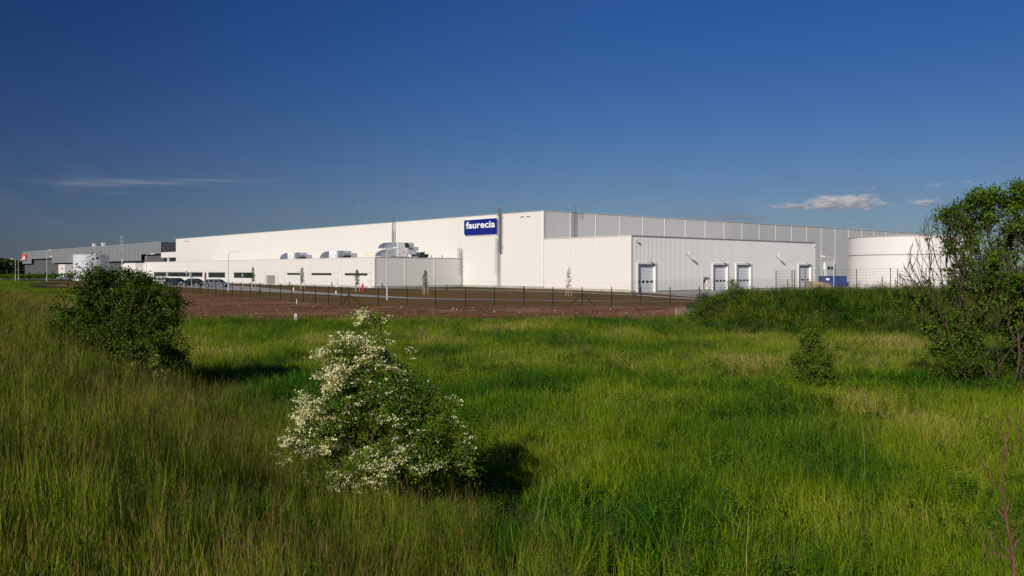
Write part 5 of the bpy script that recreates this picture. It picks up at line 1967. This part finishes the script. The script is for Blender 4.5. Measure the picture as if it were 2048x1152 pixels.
def hedge(r, n):
    px = r.uniform(-80, 152, n)
    Y = r.uniform(326, 342, n)
    x = at(px, Y)
    h = 1.3 + 1.0 * fbm(x * .2, Y * .1, 3, 3)
    return np.stack([x, Y, ground(x, Y) + h * r.random(n) ** .7], 1), None


mass('far_hedge', 9000, hedge, .7, M['leaf_tree'], 'low dark green hedge along the far access road at left', 'hedge', 71)


def woods(r, n):
    Y = r.uniform(560, 700, n)
    px = r.uniform(-500, 46, n)
    x = at(px, Y)
    top = 3 + (541 - np.interp(px, [-500, 0, 20, 46], [512, 519, 520, 524])) / F * Y
    hh = top * (.75 + .4 * fbm(x * .08, Y * .03, 3, 3))
    return np.stack([x, Y, -1 + (hh + 1) * r.random(n) ** .6], 1), None


mass('far_woodland', 16000, woods, 3.2, M['leaf_far'], 'dark distant woodland on the skyline at the far left', 'woodland', 72)
# hill carrying the woods, with one pale green field
xs = np.linspace(-700, -180, 60)
ys = np.linspace(520, 1400, 60)
grid_sheet('far_hill', xs, ys, M['turf'], 0.0, lambda X, Y: -1.5 + 13.5 * sst(Y, 520, 900) * (1 - sst(X, -340, -230)))

# scrub lumps in the yard beyond the tank side, right edge
def scrub(r, n):
    x = r.uniform(40, 130, n)
    Y = r.uniform(105, 125, n)
    h = 1.2 + 1.5 * fbm(x * .15, Y * .2, 4, 3)
    return np.stack([x, Y, ground(x, Y) + h * r.random(n)], 1), None

# ================================================================== GRASS
def blade_tuft(name, n, rad, hmin, hmax, w, bend, mats, seed, heads=0.0, flop=0.0, seg=3, headw=1.2, headlen=.07, flower=False):
    """one tuft: n curved blades; returns object (not linked to the scene)"""
    r = np.random.default_rng(seed)
    V, Fc, bl, al, mi = [], [], [], [], []
    for b in range(n):
        a = r.uniform(0, 6.28)
        rr_ = rad * math.sqrt(r.random())
        px, py = rr_ * math.cos(a), rr_ * math.sin(a)
        az = r.uniform(0, 6.28)
        H = r.uniform(hmin, hmax)
        lean = abs(r.normal(0, bend)) + flop * r.random()
        fa = r.uniform(0, 6.28)
        wx, wy = math.cos(fa) * w * .5, math.sin(fa) * w * .5
        rb = r.random()
        k = len(V)
        head = r.random() < heads
        ww = .55 if head else 1.0
        for s_ in range(seg + 1):
            t = s_ / seg
            off = lean * H * t ** 1.9
            z = H * (t - .28 * lean * t ** 2)
            cx_, cy_ = px + math.cos(az) * off, py + math.sin(az) * off
            f = (1 - t ** 1.6) * ww + .06
            if s_ < seg:
                V += [(cx_ - wx * f, cy_ - wy * f, z), (cx_ + wx * f, cy_ + wy * f, z)]
                bl += [rb, rb]; al += [t, t]
            else:
                V.append((cx_, cy_, z)); bl.append(rb); al.append(1.0)
        for s_ in range(seg - 1):
            Fc.append((k + 2 * s_, k + 2 * s_ + 1, k + 2 * s_ + 3, k + 2 * s_ + 2)); mi.append(0)
        Fc.append((k + 2 * seg - 2, k + 2 * seg - 1, k + 2 * seg)); mi.append(0)
        if head:
            tx, ty, tz = V[-1]
            hl = headlen * r.uniform(.6, 1.3)
            hw = w * headw * .5
            k = len(V)
            dx, dy = math.cos(az) * lean * .7, math.sin(az) * lean * .7
            V += [(tx, ty, tz - hl * .2), (tx + math.cos(fa) * hw, ty + math.sin(fa) * hw, tz + hl * .3), (tx + dx * hl, ty + dy * hl, tz + hl), (tx - math.cos(fa) * hw, ty - math.sin(fa) * hw, tz + hl * .3)]
            bl += [rb] * 4; al += [1] * 4
            Fc.append((k, k + 1, k + 2, k + 3)); mi.append(1)
    me = bpy.data.meshes.new(name)
    me.from_pydata(V, [], Fc)
    for m_ in mats:
        me.materials.append(m_)
    me.polygons.foreach_set('material_index', mi)
    for an, av in (('blade', bl), ('along', al)):
        at_ = me.attributes.new(an, 'FLOAT', 'POINT')
        at_.data.foreach_set('value', np.array(av, dtype=np.float32))
    me.update()
    return bpy.data.objects.new(name, me)


def weed_tuft(name, n, H, lsize, seed, flower=None):
    r = np.random.default_rng(seed)
    V, Fc, bl, al, mi = [], [], [], [], []
    for s_ in range(n):
        bx2, by2 = r.normal(0, .12, 2)
        h = H * r.uniform(.6, 1.1)
        lx, ly = r.normal(0, .12, 2)
        rb = r.random()
        k = len(V)
        V += [(bx2 - .004, by2, 0), (bx2 + .004, by2, 0), (bx2 + lx * h, by2 + ly * h, h)]
        bl += [rb] * 3; al += [0, 0, 1]
        Fc.append((k, k + 1, k + 2)); mi.append(0)
        nl = int(h / .05)
        for q in range(nl):
            t = .25 + .75 * q / nl
            c = np.array([bx2 + lx * h * t, by2 + ly * h * t, h * t])
            a = q * 2.4 + r.uniform(-.3, .3)
            ls = lsize * (1.2 - .6 * t) * r.uniform(.7, 1.2)
            d = np.array([math.cos(a), math.sin(a), .25])
            sd_ = np.array([-math.sin(a), math.cos(a), 0]) * ls * .28
            k = len(V)
            V += [tuple(c), tuple(c + d * ls * .5 + sd_), tuple(c + d * ls - np.array([0, 0, ls * .3])), tuple(c + d * ls * .5 - sd_)]
            rr2 = r.random()
            bl += [rr2] * 4; al += [.3] * 4
            Fc.append((k, k + 1, k + 2, k + 3)); mi.append(0)
        if flower is not None:
            for q in range(7):
                c = np.array([bx2 + lx * h, by2 + ly * h, h]) + r.normal(0, .03, 3)
                k = len(V)
                e = .011
                V += [tuple(c + np.array([-e, -e, 0])), tuple(c + np.array([e, -e, .004])), tuple(c + np.array([e, e, 0])), tuple(c + np.array([-e, e, .004]))]
                bl += [.5] * 4; al += [1] * 4
                Fc.append((k, k + 1, k + 2, k + 3)); mi.append(1)
    me = bpy.data.meshes.new(name)
    me.from_pydata(V, [], Fc)
    me.materials.append(M['weed'])
    me.materials.append(flower or M['weed'])
    me.polygons.foreach_set('material_index', mi)
    for an, av in (('blade', bl), ('along', al)):
        at_ = me.attributes.new(an, 'FLOAT', 'POINT')
        at_.data.foreach_set('value', np.array(av, dtype=np.float32))
    me.update()
    return bpy.data.objects.new(name, me)


tufts = bpy.data.collections.new('grass_tufts')     # prototypes, not linked to the scene
protos = [
    blade_tuft('tuft_a', 60, .20, .26, .56, .0062, .30, [M['grass'], M['grass_head']], 1, heads=.05),
    blade_tuft('tuft_b', 60, .20, .22, .50, .0070, .42, [M['grass'], M['grass_head']], 2, heads=.03),
    blade_tuft('tuft_c', 55, .20, .30, .62, .0055, .22, [M['grass'], M['grass_head']], 3, heads=.12),
    blade_tuft('tuft_d', 34, .18, .25, .50, .0130, .55, [M['grass'], M['grass_head']], 4, flop=.3),       # lush, broad
    blade_tuft('tuft_e', 30, .18, .30, .62, .0150, .50, [M['grass'], M['grass_head']], 5, flop=.35),
    blade_tuft('tuft_f', 50, .20, .38, .80, .0056, .20, [M['grass_bank'], M['grass_head']], 6, heads=.50, headw=1.0, headlen=.10),       # bank, seeding
    blade_tuft('tuft_g', 50, .20, .34, .74, .0060, .26, [M['grass_bank'], M['grass_head']], 7, heads=.35, headw=1.0, headlen=.09),
    blade_tuft('tuft_h', 40, .15, .25, .62, .0050, .45, [M['straw'], M['grass_head']], 8, heads=.2, flop=.4),       # dead straw
    weed_tuft('tuft_i', 5, .55, .09, 9),
    weed_tuft('tuft_j', 4, .70, .08, 10, M['yellow_flower']),
]
for o in protos:
    tufts.objects.link(o)


def scatter_group():
    ng = bpy.data.node_groups.new('scatter_tufts', 'GeometryNodeTree')
    ng.interface.new_socket('Geometry', in_out='INPUT', socket_type='NodeSocketGeometry')
    ng.interface.new_socket('Geometry', in_out='OUTPUT', socket_type='NodeSocketGeometry')
    N = ng.nodes
    gi, go = N.new('NodeGroupInput'), N.new('NodeGroupOutput')
    ci = N.new('GeometryNodeCollectionInfo')
    ci.inputs['Collection'].default_value = tufts
    ci.inputs['Separate Children'].default_value = True
    ci.inputs['Reset Children'].default_value = True
    iop = N.new('GeometryNodeInstanceOnPoints')
    iop.inputs['Pick Instance'].default_value = True

    def attr(name, typ):
        a = N.new('GeometryNodeInputNamedAttribute')
        a.data_type = typ
        a.inputs['Name'].default_value = name
        return a.outputs['Attribute']
    L = ng.links.new
    L(gi.outputs[0], iop.inputs['Points'])
    L(ci.outputs[0], iop.inputs['Instance'])
    L(attr('kind', 'INT'), iop.inputs['Instance Index'])
    L(attr('rot', 'FLOAT_VECTOR'), iop.inputs['Rotation'])
    L(attr('scl', 'FLOAT_VECTOR'), iop.inputs['Scale'])
    L(iop.outputs[0], go.inputs[0])
    return ng


SG = scatter_group()


def scatter(name, x, y, kind, sxy, sz, tint, label, cat, seed, tilt=.12):
    r = np.random.default_rng(seed)
    n = len(x)
    z = ground(x, y) - .02
    me = bpy.data.meshes.new(name)
    me.vertices.add(n)
    me.vertices.foreach_set('co', np.stack([x, y, z], 1).astype(np.float32).ravel())
    a = me.attributes.new('kind', 'INT', 'POINT'); a.data.foreach_set('value', kind.astype(np.int32))
    a = me.attributes.new('tint', 'FLOAT', 'POINT'); a.data.foreach_set('value', tint.astype(np.float32))
    rot = np.stack([r.normal(0, tilt, n), r.normal(0, tilt, n), r.uniform(0, 6.28, n)], 1)
    a = me.attributes.new('rot', 'FLOAT_VECTOR', 'POINT'); a.data.foreach_set('vector', rot.astype(np.float32).ravel())
    a = me.attributes.new('scl', 'FLOAT_VECTOR', 'POINT'); a.data.foreach_set('vector', np.stack([sxy, sxy, sz], 1).astype(np.float32).ravel())
    o = link(name, me)
    md = o.modifiers.new('scatter', 'NODES')
    md.node_group = SG
    return tag(o, label, cat, kind='stuff')


def wedge(r, y0, y1, dens, pad=1.12, xmax=.62):
    """random points in the camera's wedge between two depths (plus a margin each side)"""
    area = (y1 ** 2 - y0 ** 2) * xmax * pad
    n = int(area * dens)
    y = np.sqrt(r.random(n) * (y1 ** 2 - y0 ** 2) + y0 ** 2)
    x = r.uniform(-1, 1, n) * (xmax * pad * y + 1.5)
    return x, y


rg = np.random.default_rng(99)
parts_ = []
for (y0, y1, dens) in [(2.2, 9, 26), (9, 20, 17), (20, 36, 10), (36, 66, 6.5)]:
    parts_.append(wedge(rg, y0, y1, dens))
gx = np.concatenate([p[0] for p in parts_])
gy = np.concatenate([p[1] for p in parts_])
# keep the ploughed field free of grass
edge = np.interp(gx, [-64, -45, -34, -23, 0, 14, 34], [96, 70, 63.2, 62.4, 62.6, 63.4, 64]) + 1.6 * (fbm(gx * .6, gx * 0, 5, 4) - .5) + .5
keep = (gy < edge) | (gx > 13.2) | ((gy < edge + 4) & (rg.random(len(gx)) < .10 * np.clip((edge + 4 - gy) / 4, 0, 1)))
gx, gy = gx[keep], gy[keep]
dd = .866 * gx + .5 * gy
nzm = fbm(gx * .5, gy * .5, 77, 2)
bank = (1 - sst(dd, 4.4, 7.8)) * (1 - sst(-.5 * gx + .866 * gy, 50, 75))
mound = sst(gx, 12.2, 14.2) * sst(gy + 2 * (nzm - .5), 48.5, 52.0)
nz1 = fbm(gx * .30, gy * .22, 61, 4)
nz2 = fbm(gx * .11 + 9, gy * .09 + 4, 62, 3)
nz3 = fbm(gx * .75, gy * .6, 63, 3)
n = len(gx)
u1 = rg.random(n)

# patches seen in the photograph, described in plan
def blob(cx, cy, rx, ry):
    return np.exp(-(((gx - cx) / rx) ** 2 + ((gy - cy) / ry) ** 2))


lushp = blob(1.9, 13.6, 1.9, 2.4) * 1.2 + blob(-8.5, 29, 3.0, 3.2) * 1.1 + blob(8, 29, 9, 1.8) * .7 + blob(13, 29.5, 6, 2.0) * .6 + blob(-3, 33, 3, 3) * .3
dryp = blob(12.5, 40.5, 12.0, 7.0) * 1.0 + blob(11.5, 21.5, 3.2, 3.0) * .5 + blob(12.8, 34.5, 4, 1.6) * .5 + blob(3, 52, 18, 7) * .35 + blob(1.2, 10.6, .5, .5) * .8
tint = np.clip(.40 + 1.35 * (nz1 - .5) + 1.1 * (nz2 - .5) - .5 * lushp + .33 * dryp + rg.normal(0, .08, n), 0, 1)
kind = np.where(u1 < .36, 0, np.where(u1 < .72, 1, 2))
lush = (lushp * 1.0 + (nz3 - .5) * 1.1 + rg.normal(0, .12, n)) > .38
kind = np.where(lush, rg.integers(3, 5, n), kind)
reed = blob(1.55, 11.9, 1.1, 1.5) > .45
kind = np.where(reed & (rg.random(n) < .8), 4, kind)
isb = rg.random(n) < bank * .85
kind = np.where(isb, rg.integers(5, 7, n), kind)
tint = np.where(isb, np.clip(.33 + .7 * (nz1 - .5) + .5 * (nz2 - .5) + rg.normal(0, .08, n), 0, 1), tint)
st_m = rg.random(n) < (.04 + .16 * dryp + .05 * bank * (nz1 > .5)) * (nz3 > .46)
kind = np.where(st_m, 7, kind)
wd = (rg.random(n) < .05 + .30 * (nz3 > .60) + .45 * blob(1.3, 13.2, 1.6, 1.2)) & ~isb
kind = np.where(wd, 8, kind)
mo = mound > .3
um = rg.random(n)
kind = np.where(mo, np.where(um < .42, 8, np.where(um < .432, 9, np.where(um < .53, 7, np.where(um < .74, 4, 5)))), kind)
tint = np.where(mo, np.clip(.12 + .5 * (nz1 - .5) + rg.normal(0, .08, n), 0, 1), tint)
dist = np.hypot(gx, gy)
sxy = (.9 + .3 * rg.random(n)) * (1 + np.clip(dist - 10, 0, 60) / 26)
sz = (.62 + .55 * rg.random(n)) * np.clip(.35 + 1.3 * fbm(gx * .9, gy * .7, 64, 2), .55, 1.45)
sz = np.where(reed, sz * 1.25, sz)
sz = np.where(mo, sz * 1.15, sz)
sz = np.where(st_m & (gy > 30), sz * 1.2, sz)
lab = {'meadow_grass': ('long green meadow grass covering the hollow', (bank <= .5) & ~mo),
       'bank_grass': ('tall seeding grass with brownish heads on the left bank', (bank > .5) & ~mo),
       'mound_grass': ('rank weeds and yellow flowers covering the right-hand mound', mo)}
for nm, (lb, msk) in lab.items():
    scatter(nm, gx[msk], gy[msk], kind[msk], sxy[msk], sz[msk], tint[msk], lb, 'grass', 5)

# rough grass on the far side at left and round the field
fx_, fy_ = [], []
r7 = np.random.default_rng(17)
x = r7.uniform(-190, -30, 60000)
y = r7.uniform(66, 300, 60000)
L_ = (x - FC[0]) * FL[1] - (y - FC[1]) * FL[0]
fr_ = np.interp(x, [-64, -45, -34], [96, 70, 63.2])
okk = (np.abs(x) < .64 * y + 3) & (L_ < -0) & (x < -.44 * y + 2) | ((x > -.64 * y - 3) & (x < -34) & (y < fr_ + .5))
okk &= ~((x > -.56 * y) & (y > 150) & (x > -112))
rdl = np.interp(x, [-300, -175, -150, -108], [330, 312, 296, 225])
okk &= ~((y > rdl - 5) & (y < rdl + 9))
x, y = x[okk], y[okk]
nzf = fbm(x * .06, y * .04, 81, 3)
scatter('far_grass', x, y, r7.integers(0, 3, len(x)), 2.4 + y / 55, .30 + .2 * r7.random(len(x)), np.clip(.42 + .6 * (nzf - .5) + r7.normal(0, .06, len(x)), 0, 1),
        'short green grass of the distant field at the far left', 'grass', 6)
